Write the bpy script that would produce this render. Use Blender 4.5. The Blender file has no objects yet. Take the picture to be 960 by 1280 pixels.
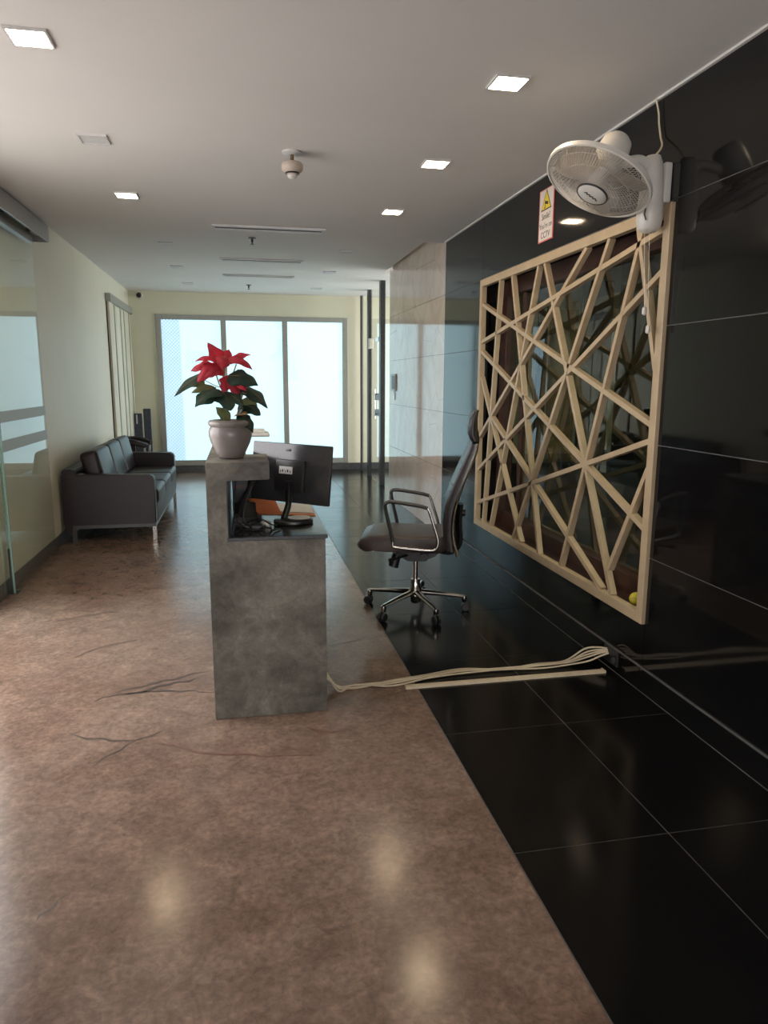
import bpy, bmesh, math, random
from mathutils import Vector, Matrix, Euler
random.seed(7)
PI = math.pi
scene = bpy.context.scene
col = scene.collection

# ------------------------------------------------------------------ camera
YAW, PITCH, ROLL = math.radians(11.35), math.radians(10.43), math.radians(-0.22)
fwd = Vector((math.sin(YAW) * math.cos(PITCH), math.cos(YAW) * math.cos(PITCH), -math.sin(PITCH)))
rgt = Vector((math.cos(YAW), -math.sin(YAW), 0))
dwn = fwd.cross(rgt)
cr, sr = math.cos(ROLL), math.sin(ROLL)
rx = rgt * cr + dwn * sr
dy = dwn * cr - rgt * sr
cam_d = bpy.data.cameras.new('camera')
cam = bpy.data.objects.new('camera', cam_d)
col.objects.link(cam)
M = Matrix((rx, -dy, -fwd)).transposed().to_4x4()
M.translation = (0, 0, 1.5)
cam.matrix_world = M
cam_d.sensor_fit = 'VERTICAL'
cam_d.sensor_height = 36
cam_d.lens = 890 / 1280 * 36
cam_d.clip_start = 0.02
scene.camera = cam

# ------------------------------------------------------------------ world, large lights, exposure
world = bpy.data.worlds.new('world')
scene.world = world
world.use_nodes = True
bg = world.node_tree.nodes['Background']
bg.inputs[0].default_value = (0.99, 0.965, 0.975, 1)
bg.inputs[1].default_value = 4.3
WINDOW_LIGHT = 0.9       # daylight through the frosted back window
LAMP = 55.0              # square ceiling lights
vs = scene.view_settings
vs.view_transform = 'Standard'
vs.look = 'None'
vs.gamma = 1
vs.use_curve_mapping = False
vs.exposure = 0.45


def area_light(name, loc, size, power, color, size_y=None):
    d = bpy.data.lights.new(name, 'AREA')
    d.energy = power
    d.color = color
    d.size = size
    if size_y:
        d.shape = 'RECTANGLE'
        d.size_y = size_y
    o = bpy.data.objects.new(name, d)
    o.location = loc
    col.objects.link(o)
    return o


# unseen fill light added to brighten the room behind the lattice
area_light('side_room_fill', (4.0, 2.9, 2.8), 0.6, 40, (1, 0.93, 0.75))


# ------------------------------------------------------------------ materials
MATS = {}


def pm(name, base, rough=0.5, metal=0.0, spec=0.5, emit=None, estr=0.0, trans=0.0, alpha=1.0, ior=1.5, coat=0.0):
    m = bpy.data.materials.new(name)
    m.use_nodes = True
    b = m.node_tree.nodes['Principled BSDF']
    b.inputs['Base Color'].default_value = (*base, 1)
    b.inputs['Roughness'].default_value = rough
    b.inputs['Metallic'].default_value = metal
    b.inputs['Specular IOR Level'].default_value = spec
    b.inputs['IOR'].default_value = ior
    b.inputs['Transmission Weight'].default_value = trans
    b.inputs['Alpha'].default_value = alpha
    b.inputs['Coat Weight'].default_value = coat
    if emit:
        b.inputs['Emission Color'].default_value = (*emit, 1)
        b.inputs['Emission Strength'].default_value = estr
    MATS[name] = m
    return m


def nd(m, t, **kw):
    n = m.node_tree.nodes.new(t)
    for k, v in kw.items():
        setattr(n, k, v)
    return n


def lk(m, a, b):
    m.node_tree.links.new(a, b)


def coords(m, scale=(1, 1, 1), obj=False):
    mp = nd(m, 'ShaderNodeMapping')
    mp.inputs['Scale'].default_value = scale
    if obj:
        tc = nd(m, 'ShaderNodeTexCoord')
        lk(m, tc.outputs['Object'], mp.inputs['Vector'])
    else:
        g = nd(m, 'ShaderNodeNewGeometry')
        lk(m, g.outputs['Position'], mp.inputs['Vector'])
    return mp.outputs['Vector']


def noise(m, vec, scale, detail=6, rough=0.6, dist=0.0):
    n = nd(m, 'ShaderNodeTexNoise')
    n.inputs['Scale'].default_value = scale
    n.inputs['Detail'].default_value = detail
    n.inputs['Roughness'].default_value = rough
    n.inputs['Distortion'].default_value = dist
    lk(m, vec, n.inputs['Vector'])
    return n.outputs['Fac']


def ramp(m, fac, stops):
    r = nd(m, 'ShaderNodeValToRGB')
    e = r.color_ramp.elements
    while len(e) > 1:
        e.remove(e[-1])
    e[0].position = stops[0][0]
    e[0].color = (*stops[0][1], 1)
    for p, c in stops[1:]:
        x = e.new(p)
        x.color = (*c, 1)
    lk(m, fac, r.inputs['Fac'])
    return r.outputs['Color']


def mix(m, fac, a, b, mode='MIX'):
    n = nd(m, 'ShaderNodeMix', data_type='RGBA', blend_type=mode)
    if isinstance(fac, (int, float)):
        n.inputs[0].default_value = fac
    else:
        lk(m, fac, n.inputs[0])
    for i, v in ((6, a), (7, b)):
        if isinstance(v, tuple):
            n.inputs[i].default_value = (*v, 1)
        else:
            lk(m, v, n.inputs[i])
    return n.outputs[2]


def bsdf(m):
    return m.node_tree.nodes['Principled BSDF']


def bump(m, fac, strength=0.1, dist=0.002):
    b = nd(m, 'ShaderNodeBump')
    b.inputs['Strength'].default_value = strength
    b.inputs['Distance'].default_value = dist
    lk(m, fac, b.inputs['Height'])
    lk(m, b.outputs['Normal'], bsdf(m).inputs['Normal'])


def noisy(name, c1, c2, scale, rough=0.5, metal=0.0, spec=0.5, bmp=0.0, obj=False, lo=0.35, hi=0.65, coat=0.0):
    m = pm(name, c1, rough, metal, spec, coat=coat)
    v = coords(m, obj=obj)
    f = noise(m, v, scale)
    lk(m, ramp(m, f, [(lo, c1), (hi, c2)]), bsdf(m).inputs['Base Color'])
    if bmp:
        bump(m, f, bmp)
    return m


# brown marble floor
def mk_brown():
    m = pm('brown_marble', (0.2, 0.15, 0.12), 0.24, spec=0.5)
    v = coords(m)
    big = noise(m, v, 1.3, 5, 0.55, 0.6)
    mid = noise(m, v, 9, 8, 0.65, 0.8)
    fine = noise(m, v, 42, 6, 0.7, 0.4)
    c = ramp(m, big, [(0.3, (0.155, 0.100, 0.076)), (0.5, (0.20, 0.140, 0.110)), (0.72, (0.24, 0.176, 0.142))])
    c = mix(m, 0.55, c, ramp(m, mid, [(0.3, (0.24, 0.22, 0.21)), (0.5, (0.50, 0.48, 0.47)), (0.7, (0.80, 0.76, 0.73))]), 'OVERLAY')
    c = mix(m, 0.6, c, ramp(m, fine, [(0.35, (0.28, 0.27, 0.26)), (0.66, (0.74, 0.71, 0.68))]), 'OVERLAY')
    vo = nd(m, 'ShaderNodeTexVoronoi', feature='DISTANCE_TO_EDGE')
    vo.inputs['Scale'].default_value = 1.1
    wv = nd(m, 'ShaderNodeVectorMath', operation='ADD')
    nz = nd(m, 'ShaderNodeTexNoise')
    nz.inputs['Scale'].default_value = 3.0
    lk(m, v, nz.inputs['Vector'])
    sc = nd(m, 'ShaderNodeVectorMath', operation='SCALE')
    sc.inputs['Scale'].default_value = 0.5
    lk(m, nz.outputs['Color'], sc.inputs[0])
    lk(m, v, wv.inputs[0])
    lk(m, sc.outputs[0], wv.inputs[1])
    lk(m, wv.outputs[0], vo.inputs['Vector'])
    vein = ramp(m, vo.outputs['Distance'], [(0.0, (1, 1, 1)), (0.012, (0, 0, 0))])
    msk = ramp(m, noise(m, v, 1.1, 3), [(0.5, (0, 0, 0)), (0.62, (0.6, 0.6, 0.6))])
    vm = nd(m, 'ShaderNodeMath', operation='MULTIPLY')
    lk(m, vein, vm.inputs[0])
    lk(m, msk, vm.inputs[1])
    c = mix(m, vm.outputs[0], c, (0.10, 0.065, 0.05))
    lk(m, c, bsdf(m).inputs['Base Color'])
    rr = ramp(m, big, [(0.3, (0.16, 0.16, 0.16)), (0.7, (0.22, 0.22, 0.22))])
    lk(m, rr, bsdf(m).inputs['Roughness'])


mk_brown()


def mk_black(name, rough, spec):
    m = pm(name, (0.006, 0.006, 0.007), rough, spec=spec)
    v = coords(m)
    f = noise(m, v, 120, 3)
    lk(m, ramp(m, f, [(0.45, (0.0045, 0.0045, 0.005)), (0.8, (0.009, 0.009, 0.0095))]), bsdf(m).inputs['Base Color'])
    g = noise(m, v, 3, 4)
    lk(m, ramp(m, g, [(0.3, (rough * 0.8,) * 3), (0.7, (rough * 1.3,) * 3)]), bsdf(m).inputs['Roughness'])


mk_black('black_granite_floor', 0.17, 0.2)
mk_black('black_granite_wall', 0.06, 0.5)


def mk_beige():
    m = pm('beige_marble', (0.6, 0.5, 0.42), 0.05, spec=0.6)
    v = coords(m)
    a = noise(m, v, 2.2, 6, 0.6, 1.2)
    b = noise(m, v, 14, 6, 0.6)
    c = ramp(m, a, [(0.3, (0.70, 0.56, 0.47)), (0.55, (0.79, 0.66, 0.57)), (0.75, (0.84, 0.73, 0.64))])
    c = mix(m, 0.3, c, ramp(m, b, [(0.3, (0.4, 0.4, 0.4)), (0.7, (0.62, 0.6, 0.58))]), 'OVERLAY')
    vo = nd(m, 'ShaderNodeTexVoronoi', feature='DISTANCE_TO_EDGE')
    vo.inputs['Scale'].default_value = 1.7
    lk(m, v, vo.inputs['Vector'])
    vein = ramp(m, vo.outputs['Distance'], [(0.0, (0.5, 0.5, 0.5)), (0.008, (0, 0, 0))])
    c = mix(m, vein, c, (0.42, 0.30, 0.24))
    lk(m, c, bsdf(m).inputs['Base Color'])


mk_beige()


def mk_concrete():
    m = pm('grey_stone', (0.15, 0.15, 0.13), 0.55, spec=0.35)
    v = coords(m)
    a = noise(m, v, 4.2, 6, 0.6, 0.5)
    b = noise(m, v, 18, 8, 0.7, 0.6)
    d = noise(m, v, 75, 4, 0.7)
    c = ramp(m, a, [(0.34, (0.085, 0.080, 0.069)), (0.5, (0.15, 0.14, 0.122)), (0.68, (0.25, 0.235, 0.205))])
    c = mix(m, 0.65, c, ramp(m, b, [(0.3, (0.3, 0.3, 0.29)), (0.5, (0.5, 0.49, 0.47)), (0.7, (0.72, 0.7, 0.66))]), 'OVERLAY')
    c = mix(m, 0.4, c, ramp(m, d, [(0.35, (0.36, 0.36, 0.35)), (0.65, (0.62, 0.62, 0.6))]), 'OVERLAY')
    lk(m, c, bsdf(m).inputs['Base Color'])
    bump(m, b, 0.15, 0.003)


mk_concrete()
noisy('cream_paint', (0.70, 0.69, 0.53), (0.74, 0.73, 0.565), 1.5, 0.55, bmp=0.02)
noisy('left_wall_paint', (0.67, 0.64, 0.52), (0.71, 0.68, 0.55), 1.5, 0.5, bmp=0.02)
noisy('ceiling_paint', (0.72, 0.70, 0.68), (0.76, 0.74, 0.72), 0.8, 0.7)
noisy('grout', (0.07, 0.068, 0.065), (0.12, 0.115, 0.11), 30, 0.8)
noisy('joint_grey', (0.09, 0.09, 0.09), (0.16, 0.155, 0.155), 14, 0.7)
noisy('dark_skirting', (0.05, 0.052, 0.055), (0.08, 0.082, 0.085), 20, 0.3)
noisy('aluminium', (0.33, 0.33, 0.30), (0.37, 0.37, 0.34), 30, 0.42, 0.4, obj=True)
noisy('header_metal', (0.36, 0.36, 0.37), (0.42, 0.42, 0.43), 30, 0.32, 0.6, obj=True)
noisy('dark_metal', (0.03, 0.033, 0.037), (0.05, 0.052, 0.056), 40, 0.35, 0.4, obj=True)
noisy('lattice_paint', (0.45, 0.34, 0.215), (0.52, 0.40, 0.26), 9, 0.42, bmp=0.03)
noisy('red_wood', (0.05, 0.022, 0.016), (0.08, 0.036, 0.025), 14, 0.35)
noisy('black_leather', (0.018, 0.015, 0.016), (0.03, 0.025, 0.026), 60, 0.38, bmp=0.15, obj=True)
noisy('sofa_leather', (0.013, 0.008, 0.0095), (0.019, 0.012, 0.014), 50, 0.40, spec=0.35, bmp=0.15, obj=True)
noisy('seat_leather', (0.050, 0.036, 0.033), (0.07, 0.052, 0.047), 40, 0.4, bmp=0.15, obj=True)
noisy('chrome', (0.62, 0.60, 0.57), (0.7, 0.68, 0.65), 20, 0.14, 1.0, obj=True)
noisy('black_plastic', (0.012, 0.012, 0.013), (0.02, 0.02, 0.021), 60, 0.35, obj=True)
noisy('arm_grey', (0.045, 0.045, 0.047), (0.06, 0.06, 0.062), 60, 0.35, obj=True)
noisy('white_plastic', (0.66, 0.63, 0.58), (0.72, 0.69, 0.64), 12, 0.4, obj=True)
noisy('dusty_plastic', (0.50, 0.46, 0.41), (0.58, 0.54, 0.49), 14, 0.5, obj=True)
noisy('ivory_cable', (0.60, 0.50, 0.36), (0.68, 0.58, 0.44), 30, 0.5, obj=True)
noisy('pot_glaze', (0.18, 0.155, 0.145), (0.23, 0.20, 0.185), 10, 0.28, spec=0.6, obj=True)
noisy('soil', (0.03, 0.02, 0.015), (0.07, 0.05, 0.035), 60, 0.9, bmp=0.5, obj=True)
noisy('stem_green', (0.20, 0.16, 0.06), (0.28, 0.22, 0.1), 30, 0.6, obj=True)
noisy('red_bract', (0.50, 0.022, 0.05), (0.66, 0.05, 0.085), 22, 0.5, obj=True)
noisy('green_leaf', (0.028, 0.062, 0.045), (0.055, 0.10, 0.068), 20, 0.45, obj=True)
noisy('pale_leaf', (0.16, 0.20, 0.09), (0.26, 0.28, 0.14), 20, 0.5, obj=True)
noisy('tan_leaf', (0.42, 0.26, 0.12), (0.5, 0.36, 0.2), 20, 0.55, obj=True)
noisy('orange_card', (0.62, 0.19, 0.07), (0.7, 0.25, 0.1), 16, 0.6, obj=True)
noisy('paper', (0.62, 0.62, 0.60), (0.68, 0.68, 0.66), 20, 0.7, obj=True)
noisy('desk_granite', (0.018, 0.02, 0.022), (0.04, 0.043, 0.046), 120, 0.16)
noisy('monitor_back', (0.03, 0.03, 0.034), (0.038, 0.038, 0.042), 60, 0.2, spec=0.7, obj=True)
noisy('navy_fabric', (0.035, 0.042, 0.065), (0.06, 0.07, 0.1), 30, 0.7, obj=True)
noisy('yellow_ball', (0.62, 0.52, 0.03), (0.7, 0.6, 0.06), 30, 0.5, obj=True)
noisy('sign_red', (0.55, 0.10, 0.10), (0.62, 0.14, 0.13), 20, 0.5, obj=True)
noisy('sign_white', (0.74, 0.66, 0.62), (0.78, 0.70, 0.66), 20, 0.45, obj=True)
noisy('sign_yellow', (0.80, 0.60, 0.03), (0.85, 0.66, 0.05), 20, 0.45, obj=True)
noisy('ink', (0.02, 0.02, 0.02), (0.03, 0.03, 0.03), 20, 0.6, obj=True)
noisy('crack_stain', (0.045, 0.033, 0.028), (0.08, 0.058, 0.048), 40, 0.45)
noisy('red_stain', (0.14, 0.07, 0.05), (0.18, 0.10, 0.075), 40, 0.35)
noisy('partition_cream', (0.60, 0.55, 0.42), (0.66, 0.61, 0.48), 3, 0.5)
noisy('outdoor_paving', (0.5, 0.48, 0.45), (0.6, 0.57, 0.54), 4, 0.8)
noisy('ochre_panel', (0.45, 0.30, 0.14), (0.52, 0.36, 0.18), 6, 0.5)
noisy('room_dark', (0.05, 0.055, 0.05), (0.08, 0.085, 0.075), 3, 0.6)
noisy('vent_white', (0.62, 0.61, 0.60), (0.68, 0.67, 0.66), 20, 0.5, obj=True)
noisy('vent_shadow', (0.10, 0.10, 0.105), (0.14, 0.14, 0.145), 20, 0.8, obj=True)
noisy('detector_cream', (0.48, 0.40, 0.34), (0.54, 0.46, 0.40), 30, 0.5, obj=True)
noisy('brass', (0.20, 0.13, 0.07), (0.28, 0.19, 0.1), 30, 0.35, 0.8, obj=True)


def mk_lamp():
    m = pm('led_diffuser', (0.9, 0.9, 0.88), 0.4, emit=(1.0, 0.86, 0.70), estr=LAMP)
    v = coords(m, obj=True)
    f = noise(m, v, 40, 2)
    lk(m, ramp(m, f, [(0.3, (1.0, 0.75, 0.47)), (0.7, (1.0, 0.77, 0.50))]), bsdf(m).inputs['Emission Color'])
    m2 = noisy('unlit_diffuser', (0.62, 0.62, 0.62), (0.66, 0.66, 0.66), 30, 0.4, obj=True)


mk_lamp()


def mk_frosted():
    """frosted window film lit by daylight, with a printed dot pattern on part of it"""
    m = pm('frosted_daylight', (0.5, 0.55, 0.56), 0.35)
    g = nd(m, 'ShaderNodeNewGeometry')
    sep = nd(m, 'ShaderNodeSeparateXYZ')
    lk(m, g.outputs['Position'], sep.inputs[0])

    def ma(op, a, b=None):
        n = nd(m, 'ShaderNodeMath', operation=op)
        for i, v in enumerate((a, b)):
            if v is None:
                continue
            if isinstance(v, (int, float)):
                n.inputs[i].default_value = v
            else:
                lk(m, v, n.inputs[i])
        return n.outputs[0]
    X, Z = sep.outputs['X'], sep.outputs['Z']
    k = 2 * PI / 0.075
    u = ma('SINE', ma('MULTIPLY', ma('ADD', X, Z), k * 0.7071))
    w = ma('SINE', ma('MULTIPLY', ma('SUBTRACT', X, Z), k * 0.7071))
    dots = ma('GREATER_THAN', ma('ABSOLUTE', ma('MULTIPLY', u, w)), 0.30)     # 1 = clear dot
    strip = ma('LESS_THAN', X, -0.90)
    nz = noise(m, g.outputs['Position'], 1.7, 2)
    patch = ma('MULTIPLY', ma('GREATER_THAN', nz, 0.57), ma('MULTIPLY', ma('GREATER_THAN', Z, 1.5), 0.35))
    amt = ma('MAXIMUM', strip, patch)
    film = ma('MULTIPLY', amt, ma('SUBTRACT', 1.0, dots))
    c = mix(m, film, (0.52, 0.83, 0.93), (0.14, 0.24, 0.42))
    b = bsdf(m)
    lk(m, c, b.inputs['Emission Color'])
    b.inputs['Emission Strength'].default_value = WINDOW_LIGHT


mk_frosted()


def mk_glass(name, tint, ior, rough=0.0):
    """thin pane: clear transmission with Fresnel reflection"""
    m = bpy.data.materials.new(name)
    m.use_nodes = True
    nt = m.node_tree
    nt.nodes.remove(nt.nodes['Principled BSDF'])
    out = nt.nodes['Material Output']
    t = nd(m, 'ShaderNodeBsdfTransparent')
    t.inputs[0].default_value = (*tint, 1)
    gl = nd(m, 'ShaderNodeBsdfGlossy')
    gl.inputs['Roughness'].default_value = rough
    gl.inputs['Color'].default_value = (1, 1, 1, 1)
    fr = nd(m, 'ShaderNodeFresnel')
    fr.inputs['IOR'].default_value = ior
    mx = nd(m, 'ShaderNodeMixShader')
    geo = nd(m, 'ShaderNodeNewGeometry')
    inv = nd(m, 'ShaderNodeMath', operation='SUBTRACT')
    inv.inputs[0].default_value = 1.0
    lk(m, geo.outputs['Backfacing'], inv.inputs[1])
    mu = nd(m, 'ShaderNodeMath', operation='MULTIPLY')
    lk(m, fr.outputs[0], mu.inputs[0])
    lk(m, inv.outputs[0], mu.inputs[1])
    lk(m, mu.outputs[0], mx.inputs[0])
    lk(m, t.outputs[0], mx.inputs[1])
    lk(m, gl.outputs[0], mx.inputs[2])
    lk(m, mx.outputs[0], out.inputs['Surface'])
    MATS[name] = m


mk_glass('clear_glass', (0.95, 0.975, 0.965), 1.65)
mk_glass('dark_glass', (0.78, 0.86, 0.76), 1.8)
m_ = pm('frost_band', (0.36, 0.42, 0.43), 0.5)
m_ = pm('glass_edge', (0.25, 0.42, 0.37), 0.2)


# ------------------------------------------------------------------ mesh helpers
def BM():
    return bmesh.new()


def box(bm, x0, x1, y0, y1, z0, z1, bev=0.0, seg=2):
    r = bmesh.ops.create_cube(bm, size=1.0)
    vsx = r['verts']
    for v in vsx:
        v.co = Vector(((x0 + x1) / 2 + v.co.x * (x1 - x0), (y0 + y1) / 2 + v.co.y * (y1 - y0), (z0 + z1) / 2 + v.co.z * (z1 - z0)))
    if bev:
        es = list({e for v in vsx for e in v.link_edges})
        bmesh.ops.bevel(bm, geom=es, offset=bev, segments=seg, affect='EDGES', profile=0.5)
    return bm


def obox(bm, center, sx, sy, sz, rot=None, bev=0.0, seg=2):
    """oriented box; rot is a 3x3 matrix"""
    t = bmesh.new()
    box(t, -sx / 2, sx / 2, -sy / 2, sy / 2, -sz / 2, sz / 2, bev, seg)
    mt = Matrix.Translation(center) @ (rot.to_4x4() if rot else Matrix())
    t.transform(mt)
    join(bm, t)
    return bm


def join(bm, t):
    me = bpy.data.meshes.new('tmp')
    t.to_mesh(me)
    t.free()
    bm.from_mesh(me)
    bpy.data.meshes.remove(me)


def frame_of(d):
    d = d.normalized()
    up = Vector((0, 0, 1)) if abs(d.z) < 0.9 else Vector((1, 0, 0))
    a = d.cross(up).normalized()
    b = d.cross(a).normalized()
    return a, b


def tube(bm, pts, r, n=8, cap=True, flat=None):
    """round tube along a polyline; r number or list; flat=(ra, rb) scales the section"""
    pts = [Vector(p) for p in pts]
    rs = r if isinstance(r, (list, tuple)) else [r] * len(pts)
    rings = []
    a = b = None
    for i, p in enumerate(pts):
        if i == 0:
            d = pts[1] - pts[0]
        elif i == len(pts) - 1:
            d = pts[-1] - pts[-2]
        else:
            d = (pts[i + 1] - pts[i]).normalized() + (pts[i] - pts[i - 1]).normalized()
        if d.length < 1e-9:
            d = Vector((0, 0, 1))
        d.normalize()
        if a is None:
            a, b = frame_of(d)
        else:
            a = (a - d * a.dot(d)).normalized()
            b = d.cross(a).normalized()
        fa, fb = flat if flat else (1, 1)
        rings.append([bm.verts.new(p + a * (math.cos(2 * PI * k / n) * rs[i] * fa) + b * (math.sin(2 * PI * k / n) * rs[i] * fb)) for k in range(n)])
    for i in range(len(rings) - 1):
        for k in range(n):
            bm.faces.new((rings[i][k], rings[i][(k + 1) % n], rings[i + 1][(k + 1) % n], rings[i + 1][k]))
    if cap:
        bm.faces.new(rings[0][::-1])
        bm.faces.new(rings[-1])
    return bm


def smooth_path(pts, n=6):
    """Catmull-Rom"""
    P = [Vector(p) for p in pts]
    P = [P[0] * 2 - P[1]] + P + [P[-1] * 2 - P[-2]]
    out = []
    for i in range(1, len(P) - 2):
        for k in range(n):
            t = k / n
            p0, p1, p2, p3 = P[i - 1], P[i], P[i + 1], P[i + 2]
            out.append(0.5 * ((2 * p1) + (p2 - p0) * t + (2 * p0 - 5 * p1 + 4 * p2 - p3) * t * t + (3 * p1 - p0 - 3 * p2 + p3) * t ** 3))
    out.append(P[-2])
    return out


def lathe(bm, prof, n=32, mat=None, cap0=True, cap1=True):
    """profile [(r, z)] around local Z, then transformed by mat"""
    mat = mat or Matrix()
    rings = []
    for r, z in prof:
        rings.append([bm.verts.new(mat @ Vector((r * math.cos(2 * PI * k / n), r * math.sin(2 * PI * k / n), z))) for k in range(n)])
    for i in range(len(rings) - 1):
        for k in range(n):
            bm.faces.new((rings[i][k], rings[i][(k + 1) % n], rings[i + 1][(k + 1) % n], rings[i + 1][k]))
    if cap0:
        bm.faces.new(rings[0][::-1])
    if cap1:
        bm.faces.new(rings[-1])
    return bm


def prism(bm, poly, axis, a0, a1, bev=0.0):
    """extrude a 2-D polygon along axis; poly gives the other two coordinates in order"""
    def P(u, v, w):
        return {'x': (w, u, v), 'y': (u, w, v), 'z': (u, v, w)}[axis]
    A = [bm.verts.new(P(u, v, a0)) for u, v in poly]
    B = [bm.verts.new(P(u, v, a1)) for u, v in poly]
    n = len(poly)
    fs = [bm.faces.new(A), bm.faces.new(B[::-1])]
    for i in range(n):
        fs.append(bm.faces.new((A[i], B[i], B[(i + 1) % n], A[(i + 1) % n])))
    if bev:
        es = list({e for f in fs for e in f.edges})
        bmesh.ops.bevel(bm, geom=es, offset=bev, segments=2, affect='EDGES')
    return bm


def wmat(o):
    m = Matrix()
    while o is not None:
        m = (Matrix.Translation(o.location) @ o.rotation_euler.to_matrix().to_4x4()) @ m
        o = o.parent
    return m


def obj(name, bm, mat, parent=None, smooth=False, angle=40):
    """one mesh object; vertices are given in world space"""
    bmesh.ops.recalc_face_normals(bm, faces=bm.faces)
    if parent is not None:
        bm.transform(wmat(parent).inverted())
    else:
        # origin at the base centre
        xs = [v.co.x for v in bm.verts]
        ys = [v.co.y for v in bm.verts]
        zs = [v.co.z for v in bm.verts]
        c = Vector(((min(xs) + max(xs)) / 2, (min(ys) + max(ys)) / 2, min(zs)))
        bm.transform(Matrix.Translation(-c))
    me = bpy.data.meshes.new(name)
    if smooth:
        ca = math.radians(angle)
        for f in bm.faces:
            f.smooth = True
        for e in bm.edges:
            if len(e.link_faces) == 2 and e.calc_face_angle(0) > ca:
                e.smooth = False
    bm.to_mesh(me)
    bm.free()
    me.materials.append(MATS[mat])
    o = bpy.data.objects.new(name, me)
    col.objects.link(o)
    if parent is not None:
        o.parent = parent
    else:
        o.location = c
    return o


def thing(name, label=None, cat=None, loc=(0, 0, 0), group=None, kind=None):
    o = bpy.data.objects.new(name, None)
    o.empty_display_size = 0.1
    o.location = loc
    col.objects.link(o)
    return tag(o, label, cat, group, kind)


def tag(o, label=None, cat=None, group=None, kind=None):
    if label:
        o['label'] = label
    if cat:
        o['category'] = cat
    if group:
        o['group'] = group
    if kind:
        o['kind'] = kind
    return o


def bx(name, mat, parent, *d, bev=0.0):
    return obj(name, box(BM(), *d, bev=bev), mat, parent)


# ================================================================== THE SETTING
W = 1.90          # right wall face
L = -1.66         # left wall face
YB = 12.08        # back wall face
ZN, ZF = 2.757, 2.87   # near and far ceiling heights
YS = 6.70         # where the ceiling steps up

# ---------------- floor
floor = bx('floor', 'grout', None, L - 0.1, 4.7, -3.1, YB + 0.1, -0.08, -0.0015)
tag(floor, 'brown marble floor with a black granite tile strip along the right wall', 'floor', kind='structure')
bx('marble_sheet', 'brown_marble', floor, L - 0.1, 0.818, -3.1, YB + 0.1, -0.0014, 0.0)
xs = [0.821, 1.375, 1.90]
ys = []
y = 1.94 - 0.8 * 6
while y < YB:
    ys.append(y)
    y += 0.8
for i in range(2):
    for k in range(len(ys)):
        y0, y1 = ys[k], min(ys[k] + 0.8, YB + 0.05)
        x1 = xs[i + 1]
        bx('tile', 'black_granite_floor', floor, xs[i] + 0.0025, x1 - 0.0025, y0 + 0.0025, y1 - 0.0025, -0.0014, 0.0)
bx('side_floor', 'black_granite_floor', floor, 2.30, 4.7, -3.1, YB + 0.05, -0.0014, -0.001)
bx('threshold_floor', 'black_granite_floor', floor, 1.9, 2.30, 9.14, YB + 0.05, -0.0014, -0.001)


def ribbon(path, widths, z=0.0006):
    bm = BM()
    P = [Vector((a, b, 0)) for a, b in path]
    l, r = [], []
    for i, p in enumerate(P):
        d = (P[min(i + 1, len(P) - 1)] - P[max(i - 1, 0)]).normalized()
        nrm = Vector((-d.y, d.x, 0))
        w = widths[i] if isinstance(widths, (list, tuple)) else widths
        w *= random.uniform(0.6, 1.4)
        l.append(bm.verts.new((p.x + nrm.x * w, p.y + nrm.y * w, z)))
        r.append(bm.verts.new((p.x - nrm.x * w, p.y - nrm.y * w, z)))
    for i in range(len(P) - 1):
        bm.faces.new((l[i], r[i], r[i + 1], l[i + 1]))
    return bm


def crack(pts, w, mat='crack_stain', jit=0.012):
    path = []
    for i in range(len(pts) - 1):
        a, b = pts[i], pts[i + 1]
        n = max(3, int(math.dist(a, b) / 0.03))
        for k in range(n):
            t = k / n
            path.append((a[0] + (b[0] - a[0]) * t + random.uniform(-jit, jit), a[1] + (b[1] - a[1]) * t + random.uniform(-jit, jit)))
    path.append(pts[-1])
    w *= 1.5
    n = len(path)
    obj('crack', ribbon(path, [w * min(1, 0.15 + 3 * min(i, n - 1 - i) / n) for i in range(n)]), mat, floor)


crack([(-0.676, 3.453), (-0.513, 3.497), (-0.35, 3.58), (-0.189, 3.638)], 0.006)
crack([(-0.60, 3.42), (-0.48, 3.45), (-0.34, 3.52), (-0.24, 3.56)], 0.010, jit=0.02)
crack([(-0.722, 3.35), (-0.69, 3.40), (-0.506, 3.439), (-0.30, 3.40), (-0.179, 3.358)], 0.006)
crack([(-0.78, 3.12), (-0.76, 3.04), (-0.60, 2.96), (-0.505, 2.935), (-0.44, 2.95), (-0.353, 3.02)], 0.0035)
crack([(-0.62, 2.756), (-0.55, 2.85), (-0.46, 2.945)], 0.003)
crack([(-0.46, 2.945), (-0.33, 2.87), (-0.239, 2.80), (-0.1, 2.745), (0.05, 2.71), (0.16, 2.69), (0.25, 2.68)], 0.0045, 'red_stain')
crack([(0.10, 2.80), (0.18, 2.74), (0.25, 2.70)], 0.003, 'red_stain')
crack([(0.22, 2.93), (0.30, 2.86), (0.42, 2.86)], 0.008, 'red_stain')
crack([(-0.62, 1.93), (-0.54, 2.02)], 0.003)
crack([(-0.95, 3.95), (-0.80, 4.1), (-0.62, 4.2)], 0.004)
crack([(0.40, 3.85), (0.55, 3.90), (0.74, 3.98)], 0.004)
crack([(-1.2, 4.6), (-0.9, 4.75), (-0.7, 4.72)], 0.0035)
crack([(-0.60, 1.45), (-0.55, 1.43), (-0.52, 1.42)], 0.004)

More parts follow.
